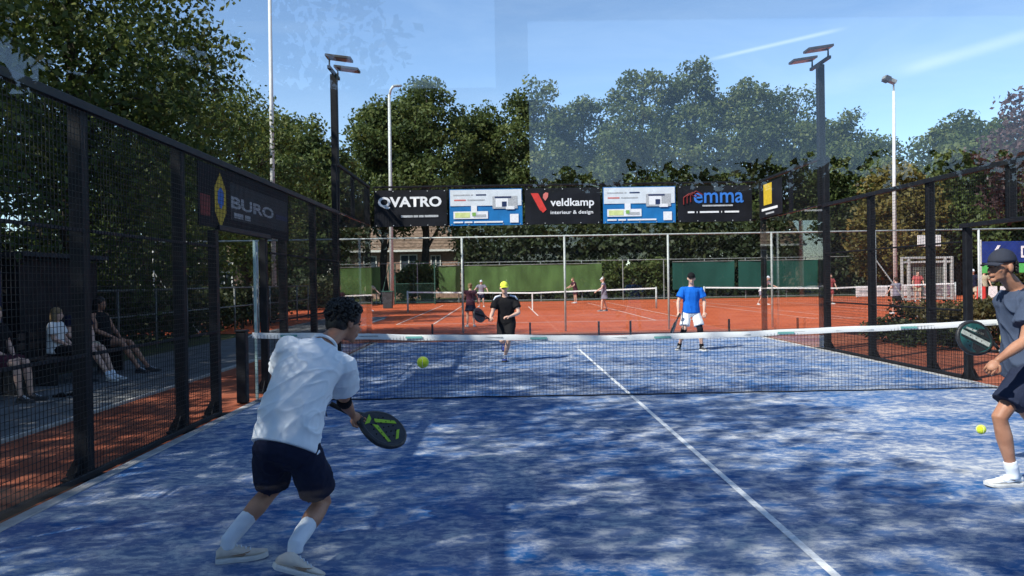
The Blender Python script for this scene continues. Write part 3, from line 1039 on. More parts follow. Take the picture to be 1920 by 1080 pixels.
# ------------------------------------------------------------------ vegetation
def leaf_cloud(name, m, clumps, per, spread, size, rng_, parent, origin, flat=0.35):
    """clumps: (n,4) centre + tint; each carries `per` folded leaf faces"""
    n = len(clumps) * per
    c = np.repeat(clumps[:, :3], per, 0)
    tint = np.repeat(clumps[:, 3], per) + rng_.normal(0, 0.09, n)
    d = rng_.normal(0, 1, (n, 3))
    d /= np.linalg.norm(d, axis=1)[:, None] + 1e-9
    c = c + d * (spread * rng_.random(n) ** 0.45)[:, None] * np.array([1, 1, 0.75])
    nrm = rng_.normal(0, 1, (n, 3)) + np.array([0, 0, flat]) + d * 0.5
    nrm /= np.linalg.norm(nrm, axis=1)[:, None] + 1e-9
    t = np.cross(nrm, rng_.normal(0, 1, (n, 3)))
    t /= np.linalg.norm(t, axis=1)[:, None] + 1e-9
    b = np.cross(nrm, t)
    s = size * rng_.uniform(0.6, 1.35, n)[:, None]
    P = np.stack([c - t * s * 0.5, c + b * s * 0.30 + nrm * s * 0.06, c + t * s * 0.55, c - b * s * 0.30 + nrm * s * 0.06], 1).reshape(-1, 3) - np.array(origin)
    me = bpy.data.meshes.new(name)
    me.vertices.add(n * 4)
    me.vertices.foreach_set('co', P.astype(np.float32).ravel())
    me.loops.add(n * 4)
    me.loops.foreach_set('vertex_index', np.arange(n * 4, dtype=np.int32))
    me.polygons.add(n)
    me.polygons.foreach_set('loop_start', np.arange(0, n * 4, 4, dtype=np.int32))
    me.update(calc_edges=True)
    a = me.attributes.new('tint', 'FLOAT', 'FACE')
    a.data.foreach_set('value', np.clip(tint, 0, 1).astype(np.float32))
    o = link(name, me, m, parent, origin=origin, kind='stuff')
    return o


def tree(label, x, y, h, rad, seed, nclump, per, size, m='leaf_far', base=0.22, lobes=9, trunk_r=None, lean=0.0, spread=None, group='trees around the courts', name='oak_tree', squash=1.0):
    g = np.random.default_rng(seed)
    z0 = -0.03
    t = thing(name, label, 'tree', (x, y, z0), group)
    tr = trunk_r or h * 0.018 + 0.06
    zc = h * base
    top = V((x + lean + g.normal(0, 0.2), y + g.normal(0, 0.2), z0 + h * 0.80))
    pts, rr = [], []
    for i in range(7):
        q = i / 6
        pts.append(V((x, y, z0)).lerp(top, q) + V((g.normal(0, 0.08), g.normal(0, 0.08), 0)) * (1 if 0 < i else 0))
        rr.append(tr * (1.25 if i == 0 else 1) * (1 - 0.85 * q))
    MB().tube(pts, rr, 8).build('trunk', 'bark', t, smooth=True)
    # crown lobes
    L = []
    for i in range(lobes):
        q = (i + 0.5) / lobes
        zz = zc + (h - zc) * (0.10 + 0.78 * q)
        prof = math.sin(math.pi * min(1, 0.16 + 0.80 * q)) ** 0.75
        an = i * 2.4 + g.uniform(-0.5, 0.5)
        rd = rad * prof * g.uniform(0.35, 0.68) * (0.3 if i == lobes - 1 else 1)
        lr = rad * g.uniform(0.38, 0.56) * (0.55 + 0.45 * prof)
        L.append((V((x + lean * q + math.cos(an) * rd, y + math.sin(an) * rd * squash, z0 + min(zz, h - lr * 0.8))), lr))
    lm = MB()
    for c, lr in L:
        q = max(0.15, min(0.8, (c.z - z0) / (h * 0.80) - 0.22))
        st = pts[0].lerp(top, q)
        md = st.lerp(c, 0.5) + V((g.normal(0, 0.2), g.normal(0, 0.2), -0.15))
        lm.tube([st, md, c], [tr * 0.42 * (1 - q * 0.6), tr * 0.25, tr * 0.08], 6)
        for k in range(3):
            e = c + V(tuple(g.normal(0, 1, 3))).normalized() * lr * 0.8
            lm.tube([st.lerp(c, 0.75), c.lerp(e, 0.5), e], [tr * 0.12, tr * 0.07, tr * 0.03], 5)
    lm.build('limbs', 'bark', t, smooth=True)
    cl = []
    wts = np.array([lr ** 2 for _, lr in L])
    wts = wts / wts.sum()
    for i in range(nclump):
        c, lr = L[g.choice(len(L), p=wts)]
        d = g.normal(0, 1, 3)
        d /= np.linalg.norm(d)
        rr_ = lr * (0.55 + 0.5 * g.random() ** 0.6) * (1 + 0.25 * math.sin(d[0] * 5 + i % 3) * math.cos(d[2] * 6))
        p = np.array(c) + d * rr_ * np.array([1, 1, 0.85])
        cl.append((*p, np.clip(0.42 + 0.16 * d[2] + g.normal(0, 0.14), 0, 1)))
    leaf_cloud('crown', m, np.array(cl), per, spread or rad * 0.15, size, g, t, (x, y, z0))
    return t


# near left: tall oaks whose crowns shade the court
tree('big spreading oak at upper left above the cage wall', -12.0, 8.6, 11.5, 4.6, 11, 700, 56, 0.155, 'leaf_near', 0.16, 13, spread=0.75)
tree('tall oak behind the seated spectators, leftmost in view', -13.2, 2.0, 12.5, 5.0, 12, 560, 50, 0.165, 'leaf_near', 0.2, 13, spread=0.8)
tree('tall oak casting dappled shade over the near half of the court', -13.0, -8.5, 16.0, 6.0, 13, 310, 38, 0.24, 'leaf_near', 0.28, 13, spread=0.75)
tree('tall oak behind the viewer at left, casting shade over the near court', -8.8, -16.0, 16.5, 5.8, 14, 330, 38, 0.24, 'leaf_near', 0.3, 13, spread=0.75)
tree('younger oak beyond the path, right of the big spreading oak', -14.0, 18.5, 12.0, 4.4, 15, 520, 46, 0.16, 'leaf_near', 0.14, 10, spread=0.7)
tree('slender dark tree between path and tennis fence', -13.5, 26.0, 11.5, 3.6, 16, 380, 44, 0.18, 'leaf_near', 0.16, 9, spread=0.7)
tree('unseen oak out of frame at left, added to shade the spectators', -15.2, -2.8, 12.5, 4.6, 17, 250, 36, 0.22, 'leaf_near', 0.2, 11, spread=0.75)  # unseen tree, added to darken the seats by the path
tree('unseen oak behind the viewer at left, added to shade the white-shirted player and near left court', -13.3, -14.3, 15.2, 4.4, 18, 110, 38, 0.23, 'leaf_near', 0.3, 11, spread=0.75)  # unseen tree, added so its crown shades the white shirt and near court
# far row behind the tennis courts: px of the top, world depth
FAR = [
    (-18.5, 50, 15.6, 4.0, 'leaf_far', 'slim oak beside the tall white pole, left of the far row'),
    (-15.2, 47, 14.0, 3.6, 'leaf_far', 'light green oak between white pole and black mast'),
    (-11.4, 56, 17.4, 3.6, 'leaf_far', 'oak right behind the left floodlight mast'),
    (-8.0, 57, 19.6, 4.8, 'leaf_far', 'rounded tall oak right of the curved street lamp'),
    (-3.2, 61, 18.4, 4.2, 'leaf_far', 'lower oak in the dip above the blue banner'),
    (1.2, 60, 20.4, 4.6, 'leaf_far', 'dark upright oak above the veldkamp banner'),
    (6.0, 63, 19.6, 5.0, 'leaf_far', 'oak above the second blue banner, set back'),
    (11.0, 60, 21.3, 5.4, 'leaf_far', 'broad grey-green oak left of the far row summit'),
    (16.0, 61, 22.2, 5.2, 'leaf_far', 'tallest oak of the far row above the emma banner'),
    (20.4, 60, 20.4, 4.6, 'leaf_far', 'oak just left of the right floodlight mast'),
    (25.2, 62, 20.2, 5.0, 'leaf_far', 'oak just behind the right floodlight mast'),
    (29.0, 60, 17.6, 3.8, 'leaf_far', 'last oak at the right end of the far row'),
    (26.6, 46, 9.6, 3.4, 'leaf_bronze', 'yellowing tree left of the right white lamp post'),
    (31.6, 47, 13.4, 4.2, 'leaf_far', 'bushy tree right behind the right white lamp post'),
    (31.8, 59, 14.2, 4.6, 'leaf_far', 'lower oak filling the skyline right of the far row'),
    (36.5, 50, 13.8, 4.4, 'leaf_far', 'olive tree between lamp post and right edge'),
    (40.5, 50, 13.2, 4.0, 'leaf_far', 'pale leafed tree near the right edge'),
]
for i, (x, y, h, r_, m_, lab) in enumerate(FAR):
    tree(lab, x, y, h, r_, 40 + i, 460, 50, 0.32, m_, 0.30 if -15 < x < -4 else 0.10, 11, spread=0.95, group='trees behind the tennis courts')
tree('plum leafed tree at the right edge of the picture', 26.8, 31, 12.0, 3.6, 70, 260, 20, 0.26, 'leaf_plum', 0.3, 9, spread=0.7)
# second rank closing the gaps low down
for i, (x, y, h, r_) in enumerate(((-24, 66, 14, 5.5), (-2, 78, 16, 6), (9, 80, 16, 6), (21, 78, 16, 6), (33, 74, 13, 6), (44, 70, 13, 6), (-30, 54, 14, 5))):
    tree(('dark tree in the second rank behind house and path', 'second rank tree behind the QVATRO gap', 'second rank tree behind the veldkamp banner', 'second rank tree behind the emma banner',
          'second rank tree behind the bronze tree', 'second rank tree at far right', 'dark tree at far left behind the path')[i], x, y, h, r_, 90 + i, 240, 22, 0.6, 'leaf_far', 0.06, 9, spread=1.2, group='second rank of trees')


def hedge(label, x0, x1, y0, y1, h, seed, n, per, size, m='leaf_hedge', name='hedge', cat='hedge', wob=0.25, group=None):
    g = np.random.default_rng(seed)
    cx, cy = (x0 + x1) / 2, (y0 + y1) / 2
    t = thing(name, label, cat, (cx, cy, -0.03), group)
    mb = MB()
    ln = max(abs(x1 - x0), abs(y1 - y0))
    k = max(3, int(ln / 0.9))
    for i in range(k):
        px, py = g.uniform(x0, x1), g.uniform(y0, y1)
        mb.tube([(px, py, -0.03), (px + g.normal(0, .1), py + g.normal(0, .1), h * 0.5), (px + g.normal(0, .2), py + g.normal(0, .2), h * 0.85)], [0.03, 0.02, 0.01], 5)
    mb.build('stems', 'bark', t)
    cl = []
    for i in range(n):
        px, py = g.uniform(x0, x1), g.uniform(y0, y1)
        hh = h * (1 - wob + wob * (0.5 + 0.5 * math.sin(px * 1.7 + seed) * math.cos(py * 1.3 + seed)))
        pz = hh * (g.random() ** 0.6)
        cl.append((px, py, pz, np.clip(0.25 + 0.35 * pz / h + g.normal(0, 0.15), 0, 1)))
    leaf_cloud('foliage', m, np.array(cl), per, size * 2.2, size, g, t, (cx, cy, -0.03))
    return t


hedge('dark hedge behind the spectators along the left path', -11.8, -10.8, 5.8, 24, 1.55, 1, 700, 22, 0.15)
hedge('dark undergrowth under the left oaks', -17, -13, -2, 24, 3.4, 2, 700, 22, 0.22)
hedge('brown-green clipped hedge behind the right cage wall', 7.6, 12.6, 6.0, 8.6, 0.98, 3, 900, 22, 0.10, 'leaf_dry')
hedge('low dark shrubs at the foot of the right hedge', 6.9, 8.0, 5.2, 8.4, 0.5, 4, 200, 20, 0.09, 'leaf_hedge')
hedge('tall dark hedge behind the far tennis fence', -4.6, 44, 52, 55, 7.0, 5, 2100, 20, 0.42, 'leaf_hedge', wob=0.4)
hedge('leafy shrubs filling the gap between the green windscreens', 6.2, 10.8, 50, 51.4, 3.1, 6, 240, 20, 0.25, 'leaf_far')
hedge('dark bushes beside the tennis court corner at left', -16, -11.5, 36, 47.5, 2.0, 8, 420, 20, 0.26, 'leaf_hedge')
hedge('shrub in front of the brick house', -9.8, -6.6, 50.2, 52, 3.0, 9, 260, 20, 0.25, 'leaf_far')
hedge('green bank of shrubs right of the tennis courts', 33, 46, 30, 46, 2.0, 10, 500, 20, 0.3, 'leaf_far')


# ------------------------------------------------------------------ tennis fences, nets, posts
def chain_panel(parent, x0, x1, y, z0, z1, step=0.12, r=0.003, m='galv_dull'):
    mb = MB()
    w_, h_ = x1 - x0, z1 - z0
    n = int((w_ + h_) / step)
    for i in range(n + 1):
        s_ = i * step
        for sg in (0, 1):
            a = max(0, s_ - h_)
            b = min(w_, s_)
            p, q = (a, s_ - a), (b, s_ - b)
            if b - a < 0.03:
                continue
            P = [(x0 + (u if sg else w_ - u), y + (0.003 if sg else -0.003), z0 + v) for u, v in (p, q)]
            mb.tube(P, r, 3, cap=False)
    return mb.build('chain_link', m, parent, kind='stuff')


tf = thing('tennis_fence', 'tall grey steel frame fence between padel cage and tennis courts', 'fence', (3, 13.5, 0))
xs = [-12.1, -9.0, -5.93, -2.86, 0.23, 3.36, 6.5, 9.65, 12.82, 16.0, 19.1]
for i, x in enumerate(xs):
    MB().tube([(x, 13.5, -0.02), (x, 13.5, 2.86)], 0.032, 10).build('post', 'galv', tf, smooth=True)
MB().tube([(xs[0], 13.5, 2.87), (xs[-1], 13.5, 2.87)], 0.024, 8).build('top_rail', 'galv', tf, smooth=True)
for a, b in ((9.65, 1), (-12.1, 1)):
    MB().tube([(a, 13.47, 2.0), (a + 1.4 * b, 13.47, 0.05)], 0.02, 6).build('brace', 'galv', tf)
for i in range(len(xs) - 1):
    chain_panel(tf, xs[i], xs[i + 1], 13.5, 0.02, 2.85, 0.14, 0.0013, 'dull_wire')

ff = thing('far_tennis_fence', 'far grey wire fence at the back of the tennis courts', 'fence', (6, 48.6, 0))
for i in range(19):
    x = -14 + 3.05 * i
    MB().tube([(x, 48.6, -0.02), (x, 48.6, 2.95)], 0.04, 6).build('post', 'galv_dull', ff)
for z in (0.1, 2.95):
    MB().tube([(-14, 48.6, z), (41, 48.6, z)], 0.03, 6).build('rail', 'galv_dull', ff)


def windscreen(x0, x1, z0, z1, y, m, label):
    t = thing('windscreen', label, 'windscreen', ((x0 + x1) / 2, y, z0), 'green windscreens on the far fence')
    n = max(4, int((x1 - x0) * 1.5))
    f, b = [], []
    mb = MB()
    rows = 4
    vs = []
    for j in range(rows + 1):
        for i in range(n + 1):
            u = i / n
            sag = 0.05 * math.sin(u * math.pi * max(1, round((x1 - x0) / 3.05))) ** 2 if j == rows else 0
            vs.append((x0 + (x1 - x0) * u, y + 0.05 * math.sin(u * 17 + j) * math.sin(u * 5), z0 + (z1 - z0) * j / rows - sag))
    fs = [(j * (n + 1) + i, j * (n + 1) + i + 1, (j + 1) * (n + 1) + i + 1, (j + 1) * (n + 1) + i) for j in range(rows) for i in range(n)]
    mb.add(vs, fs)
    mb.add([(p[0], p[1] + 0.012, p[2]) for p in vs], [tuple(reversed(q)) for q in fs])
    sh = mb.build('cloth', m, t, smooth=True)
    MB().tube([(x0, y - 0.02, z1 - 0.02), (x1, y - 0.02, z1 - 0.02)], 0.025, 6).build('hem', 'galv_dull', t)
    return t


windscreen(-13.6, -10.6, 0.75, 2.75, 48.35, 'screen_lt', 'light green windscreen left of the grey lamp post')
windscreen(-6.3, -4.7, 0.75, 2.75, 48.35, 'screen_lt', 'narrow light green windscreen beside the gate')
windscreen(-4.4, 5.75, 0.75, 2.75, 48.35, 'screen_lt', 'wide light green windscreen behind the yellow-capped player')
windscreen(11.0, 15.6, 0.7, 2.78, 48.35, 'screen_dk', 'dark green windscreen behind the blue-shirted player')
windscreen(15.9, 21.8, 0.6, 2.78, 48.35, 'screen_dk', 'dark green windscreen left of the right floodlight mast')


def tennis_net(cx, cy, label):
    t = thing('tennis_net', label, 'tennis net', (cx, cy, 0), 'tennis nets')
    hw = 6.4
    zt = lambda u: 0.93 + 0.14 * abs(u)
    mb = MB()
    for i in range(129):
        x = -hw + 2 * hw * i / 128
        mb.tube([(cx + x, cy, 0.03), (cx + x, cy, zt(x / hw) - 0.02)], 0.003, 3, cap=False)
    for j in range(12):
        mb.tube([(cx - hw + 2 * hw * i / 10, cy, 0.03 + (zt(-1 + i / 5) - 0.06) * j / 11) for i in range(11)], 0.003, 3, cap=False)
    mb.build('cord_mesh', 'netcord', t, kind='stuff')
    tp = MB()
    for s in (-1, 1):
        vs = []
        for i in range(21):
            x = -hw + 2 * hw * i / 20
            z = zt(x / hw)
            vs += [(cx + x, cy + s * 0.012, z - 0.07), (cx + x, cy + s * 0.002, z)]
        tp.add(vs, [(2 * i, 2 * i + 2, 2 * i + 3, 2 * i + 1) for i in range(20)])
    tp.build('tape', 'tape', t)
    MB().box2((cx - 0.03, cy - 0.02, 0.02), (cx + 0.03, cy - 0.014, 0.90)).build('centre_strap', 'tape', t)
    for s in (-1, 1):
        MB().tube([(cx + s * (hw + 0.05), cy, -0.01), (cx + s * (hw + 0.05), cy, 1.10)], 0.045, 8).build('post', 'galv', t, smooth=True)
    return t


tennis_net(-0.1, 30.8, 'tennis net behind the yellow-capped player')
tennis_net(15.1, 30.0, 'tennis net right of the blue-shirted player')

# gate frame, cage and boards at the far side
gt = thing('mesh_gate', 'green steel mesh gate at the far left tennis corner', 'gate', (-8.2, 46, 0))
for x in (-9.6, -9.2, -6.4):
    MB().tube([(x, 46, 0), (x, 46, 2.9)], 0.05, 8).build('post', 'green_metal', gt)
MB().tube([(-9.6, 46, 2.9), (-10.3, 46, 0.1)], 0.035, 6).build('brace', 'green_metal', gt)
for z in (0.1, 1.45):
    MB().tube([(-9.2, 46, z), (-6.4, 46, z)], 0.03, 6).build('rail', 'green_metal', gt)
chain_panel(gt, -9.2, -6.4, 46.0, 0.1, 1.45, 0.16, 0.006, 'green_metal')

for (x, y, lab) in ((-8.6, 38.0, 'grey-green bin by the far left tennis corner'), (-10.4, 40.5, 'dark bin behind the grey lamp post')):
    b = thing('bin', lab, 'bin', (x, y, 0))
    MB().loft([[(x + a * k, y + c * k, z) for a, c in ((-0.3, -0.3), (0.3, -0.3), (0.3, 0.3), (-0.3, 0.3))] for z, k in ((0, 0.85), (0.95, 1.05), (0.98, 1.0))]).build('body', 'container', b)
    MB().bbox((x - 0.34, y - 0.34, 0.985), (x + 0.34, y + 0.34, 1.05), 0.02).build('lid', 'green_metal', b)

cg = thing('steel_goal', 'silver steel goal frame with mesh at the right', 'goal', (23.3, 36, 0))
for x in (21.85, 22.25, 24.4, 24.8):
    MB().bbox((x - 0.07, 35.93, 0), (x + 0.07, 36.07, 2.56), 0.01).build('post', 'galv', cg)
for z in (0.1, 2.25, 2.5):
    MB().bbox((21.92, 35.95, z - 0.06), (24.73, 36.05, z + 0.06), 0.01).build('rail', 'galv', cg)
mb = MB()
for i in range(22):
    mb.box2((22.3 + i * 0.1, 36.1, 0.1), (22.32 + i * 0.1, 36.12, 2.2))
for j in range(21):
    mb.box2((22.25, 36.125, 0.1 + j * 0.1), (24.4, 36.145, 0.12 + j * 0.1))
mb.build('bar_mesh', 'galv_dull', cg, kind='stuff')

for (x0, x1, lab) in ((22.7, 24.9, 'white advertising board behind the dark-shirted tennis player'), (25.1, 27.2, 'white advertising board behind the red-shirted tennis player'), (27.4, 29.3, 'white advertising board right of the silver goal')):
    b = thing('advertising_board', lab, 'board', ((x0 + x1) / 2, 44, 0), 'white boards along the tennis courts')
    MB().bbox((x0, 43.97, 0.05), (x1, 44.03, 0.78), 0.01).build('panel', 'board_w', b)
    rect((x0, 43.965, 0.05), X_, Z_, 0.2, x1 - x0 - 0.2, 0.28, 0.42, 'p_grey', b, 'print_strip', 0)
    for x in (x0 + 0.2, x1 - 0.2):
        MB().box2((x - 0.03, 44.04, -0.01), (x + 0.03, 44.3, 0.5)).build('leg', 'galv_dull', b)

bb = thing('white_notice_board', 'white board on a pole above the silver goal', 'board', (25.65, 40, 0))
MB().bbox((24.9, 39.97, 3.30), (26.4, 40.03, 4.02), 0.02).build('panel', 'board_w', bb)
MB().tube([(25.65, 40.08, -0.02), (25.65, 40.08, 3.5)], 0.05, 8).build('pole', 'galv_dull', bb)
fl = thing('club_flag_banner', 'blue banner with white strokes and green strip behind the capped player', 'banner', (24.4, 30, 0))
MB().bbox((22.95, 29.98, 2.05), (26.2, 30.02, 3.15), 0.02).build('sheet', 'flag_blue', fl)
MB().bbox((22.95, 29.97, 1.52), (26.2, 30.03, 2.0), 0.02).build('green_strip', 'flag_green', fl)
for x in (22.9, 26.25):
    MB().tube([(x, 30, -0.02), (x, 30, 3.25)], 0.04, 8).build('pole', 'galv', fl)
MB().prism([(0.3, 0.1), (0.42, 0.1), (0.95, 0.9), (0.80, 0.9)], 0.01, (22.95, 29.965, 2.05), X_, Z_).build('stroke', 'p_white', fl)
MB().prism([(0.55, 0.1), (1.1, 0.1), (1.1, 0.22), (0.62, 0.22)], 0.01, (22.95, 29.965, 2.05), X_, Z_).build('stroke', 'p_white', fl)
text_mesh('D', (24.95, 29.96, 2.3), X_, Z_, 0.45, 0.6, 'p_white', fl, bold=0.02, depth=0)
for (x0, mm, lab) in ((22.9, 'p_red', 'small red board below the blue banner'), (23.5, 'board_w', 'small white board below the blue banner, left one'), (24.1, 'board_w', 'small white board below the blue banner, right one')):
    tg = thing('low_board', lab, 'board', (x0 + 0.25, 30.4, 0))
    MB().prism([(0, 0.2), (0.5, 0.2), (0.45, 0.85), (0.05, 0.85)], 0.05, (x0, 30.4, 0), X_, Z_).build('panel', mm, tg)
    for dx in (0.1, 0.4):
        MB().box2((x0 + dx - 0.02, 30.43, -0.02), (x0 + dx + 0.02, 30.47, 0.5)).build('leg', 'galv_dull', tg)


# ------------------------------------------------------------------ lamp posts and flag pole
fp = thing('flag_pole', 'tall white pole rising out of the picture at left', 'pole', (-11.85, 25, 0))
MB().tube([(-11.78, 25, -0.02), (-11.75, 25, 8), (-11.72, 25, 16)], [0.11, 0.095, 0.07], 12).build('shaft', 'whitepole', fp, smooth=True)
MB().ell((-11.72, 25, 16.08), (0.12, 0.12, 0.12)).build('finial', 'whitepole', fp, smooth=True)
LX = -9.30
lp = thing('street_lamp', 'grey street lamp with curved head behind the left mast', 'street lamp', (LX, 45, 0))
MB().tube([(LX, 45, -0.02), (LX + 0.02, 45, 8), (LX + 0.05, 45, 14.6)], [0.15, 0.125, 0.095], 10).build('pole', 'galv', lp, smooth=True)
MB().tube([(LX + 0.05, 45, 14.5), (LX + 0.16, 45, 14.95), (LX + 0.32, 45, 15.15), (LX + 0.5, 45, 15.2)], [0.085, 0.085, 0.10, 0.085], 8).build('arm', 'galv', lp, smooth=True)
MB().ell((LX + 0.62, 45, 15.2), (0.36, 0.19, 0.09)).build('lamp_head', 'galv_dull', lp, smooth=True)
lr_ = thing('white_lamp_post', 'slim white lamp post with small head at right', 'street lamp', (21.45, 36, 0))
MB().tube([(21.45, 36, -0.02), (21.45, 36, 6), (21.5, 36, 12.3)], [0.12, 0.10, 0.075], 10).build('pole', 'whitepole', lr_, smooth=True)
MB().tube([(21.5, 36, 12.3), (21.5, 36, 12.75)], 0.05, 8).build('collar', 'galv_dull', lr_)
MB().box((21.25, 36, 12.95), (0.75, 0.4, 0.2), Matrix.Rotation(R(24), 3, 'Y')).build('lamp_head', 'galv_dull', lr_)
MB().box((21.08, 36, 13.0), (0.3, 0.5, 0.3), Matrix.Rotation(R(24), 3, 'Y')).build('lamp_housing', 'lamp_house', lr_)


# ------------------------------------------------------------------ houses
def house(label, x0, x1, y, eave, ridge, depth, win, gable=False):
    t = thing('brick_house', label, 'house', ((x0 + x1) / 2, y, 0))
    MB().box2((x0, y, -0.03), (x1, y + depth, eave)).build('wall', 'brick', t)
    if not gable:
        rf = MB().prism([(-0.5, eave - 0.1), (depth / 2, ridge), (depth + 0.5, eave - 0.1)], x1 - x0 + 0.6, ((x0 + x1) / 2, y, 0), Y_, Z_).build('roof', 'rooftile', t)
        MB().box2((x0 - 0.32, y - 0.62, eave - 0.2), (x1 + 0.32, y - 0.5, eave)).build('gutter', 'white_trim', rf)
        for k in range(9):
            q = (k + 1) / 10
            yy, zz = y - 0.5 + (depth / 2 + 0.5) * q, eave - 0.1 + (ridge - eave + 0.1) * q
            MB().box((((x0 + x1) / 2), yy, zz + 0.02), (x1 - x0 + 0.62, 0.09, 0.05)).build('tile_course', 'rooftile', rf)
    else:
        MB().prism([(x0 - 0.3, eave - 0.1), ((x0 + x1) / 2, ridge), (x1 + 0.3, eave - 0.1)], depth + 0.6, (0, y + depth / 2, 0), X_, Z_).build('roof', 'rooftile', t)
    for (a, b, c, d) in win:
        wf = MB()
        for q in ((a, b, c, c + 0.1), (a, b, d - 0.1, d), (a, a + 0.1, c + 0.1, d - 0.1), (b - 0.1, b, c + 0.1, d - 0.1), ((a + b) / 2 - 0.05, (a + b) / 2 + 0.05, c + 0.1, d - 0.1)):
            wf.box2((q[0], y - 0.10, q[2]), (q[1], y - 0.01, q[3]))
        fr = wf.build('window', 'white_trim', t)
        MB().box2((a + 0.1, y - 0.05, c + 0.1), (b - 0.1, y - 0.02, d - 0.1)).build('pane', 'pane', fr)
        MB().box2((a - 0.1, y - 0.2, c - 0.12), (b + 0.1, y - 0.003, c - 0.01)).build('sill', 'white_trim', fr)
    return t


house('low pinkish brick house with brown tiled roof seen under the QVATRO banner', -18.0, -5.6, 68, 4.75, 8.2, 9, ((-15.2, -13.9, 2.6, 4.2), (-11.6, -9.9, 2.6, 4.3), (-8.6, -7.6, 2.6, 4.2)))
house('brick house glimpsed below the left gateway banner', -33, -24.5, 62, 3.6, 7.0, 8, ((-31, -29, 1.2, 2.8), (-27.5, -26, 1.2, 2.8)))

# ------------------------------------------------------------------ left of the cage: shed, locker, fence, benches
sh = thing('storage_shed', 'black boarded storage shed behind the spectators', 'shed', (-10.8, 4.3, 0))
MB().box2((-11.75, 3.02, -0.03), (-9.83, 5.58, 2.02)).build('core', 'shed', sh)
for i in range(13):
    z = 0.02 + 0.155 * i
    MB().bbox((-9.828, 3.0, z), (-9.80, 5.6, z + 0.15), 0.003).build('board', 'shed', sh)
for i in range(13):
    z = 0.02 + 0.155 * i
    MB().bbox((-11.75, 2.99, z), (-9.83, 3.015, z + 0.15), 0.003).build('board', 'shed', sh)
MB().box((-10.78, 4.3, 2.09), (2.3, 2.9, 0.08), Matrix.Rotation(R(-2), 3, 'Y')).build('roof', 'shed_roof', sh)
lk = thing('navy_cabinet', 'navy blue cabinet left of the black shed', 'cabinet', (-10.4, 1.7, 0))
MB().bbox((-11.0, 0.9, -0.03), (-9.85, 2.6, 1.9), 0.02).build('body', 'navy_panel', lk)
for y in (0.92, 1.77):
    d = MB().bbox((-9.85, y + 0.01, 0.08), (-9.825, y + 0.80, 1.84), 0.006).build('door', 'navy_panel', lk)
    MB().box2((-9.825, y + 0.7, 0.9), (-9.80, y + 0.73, 1.1)).build('handle', 'galv_dull', d)

lf = thing('path_fence', 'low grey tube fence along the path behind the spectators', 'fence', (-10.5, 14, 0))
for i in range(11):
    y = 5.9 + 2.0 * i
    MB().tube([(-10.5, y, -0.02), (-10.5, y, 1.5)], 0.03, 8).build('post', 'rail_dull', lf, smooth=True)
for z in (1.47, 0.85):
    MB().tube([(-10.5, 5.9, z), (-10.5, 25.9, z)], 0.02, 8).build('rail', 'rail_dull', lf, smooth=True)


def bench(x, y, ln, label):
    t = thing('bench', label, 'bench', (x, y, 0), 'benches along the path')
    for k in range(4):
        MB().bbox((x - 0.22 + 0.115 * k, y - ln / 2, 0.41), (x - 0.12 + 0.115 * k, y + ln / 2, 0.445), 0.005).build('seat_slat', 'bench', t)
    for k in range(2):
        MB().bbox((x - 0.30, y - ln / 2, 0.58 + 0.15 * k), (x - 0.27, y + ln / 2, 0.69 + 0.15 * k), 0.005).build('back_slat', 'bench', t)
    for s in (-1, 1):
        MB().bbox((x - 0.20, y + s * (ln / 2 - 0.2) - 0.03, 0), (x + 0.2, y + s * (ln / 2 - 0.2) + 0.03, 0.41), 0.006).build('leg', 'black', t)
        MB().bbox((x - 0.265, y + s * (ln / 2 - 0.2) - 0.03, 0.0), (x - 0.225, y + s * (ln / 2 - 0.2) + 0.03, 0.86), 0.006).build('upright', 'black', t)
    return t


bench(-8.75, 0.6, 1.6, 'timber bench under the leftmost seated spectator')
bench(-8.95, 3.3, 2.6, 'timber bench under the three spectators by the shed')

# ------------------------------------------------------------------ behind the viewer: what the glass mirrors
pg = thing('timber_pergola', 'dark timber post and beam mirrored faintly in the glass wall', 'pergola', (0, -14, 0))
for x in (-1.61, 4.2):
    MB().bbox((x - 0.09, -14.09, -0.03), (x + 0.09, -13.91, 3.02), 0.006).build('post', 'greywood', pg)
MB().bbox((-1.70, -14.10, 3.02), (8.2, -13.90, 3.34), 0.006).build('beam', 'greywood', pg)
cw = thing('reflection_wall', 'unseen dark wall behind the viewer, added to darken the low glass reflection', 'added wall', (7, -22, 0))  # unseen wall, added so the glass reflects dark low down
MB().bbox((-1.3, -24.0, -0.03), (20, -20.4, 2.6), 0.02).build('wall', 'shed', cw)
MB().bbox((-1.34, -24.2, 2.6), (20.2, -20.2, 2.7), 0.02).build('roof_edge', 'shed_roof', cw)
hedge('dark belt of trees far behind the viewer, mirrored in the glass', -45, 60, -66, -60, 9.3, 21, 1100, 20, 0.75, 'leaf_hedge', wob=0.25, name='tree_belt', cat='tree belt')
tree('oak behind the viewer mirrored at upper left of the glass', -8.6, -26.5, 13.5, 5.6, 77, 420, 26, 0.34, 'leaf_near', 0.1, 11, spread=0.9)
wl_ = thing('reflection_block', 'unseen dark block left of the pergola, widened to darken the glass reflection', 'shed', (-3.2, -19.5, 0))  # unseen block, stretched left to keep bright sky out of the glass reflection
MB().bbox((-16.0, -21.0, -0.03), (-1.40, -18.2, 3.5), 0.02).build('wall', 'shed', wl_)
MB().bbox((-16.2, -21.2, 3.5), (-1.36, -18.0, 3.6), 0.02).build('roof', 'shed_roof', wl_)


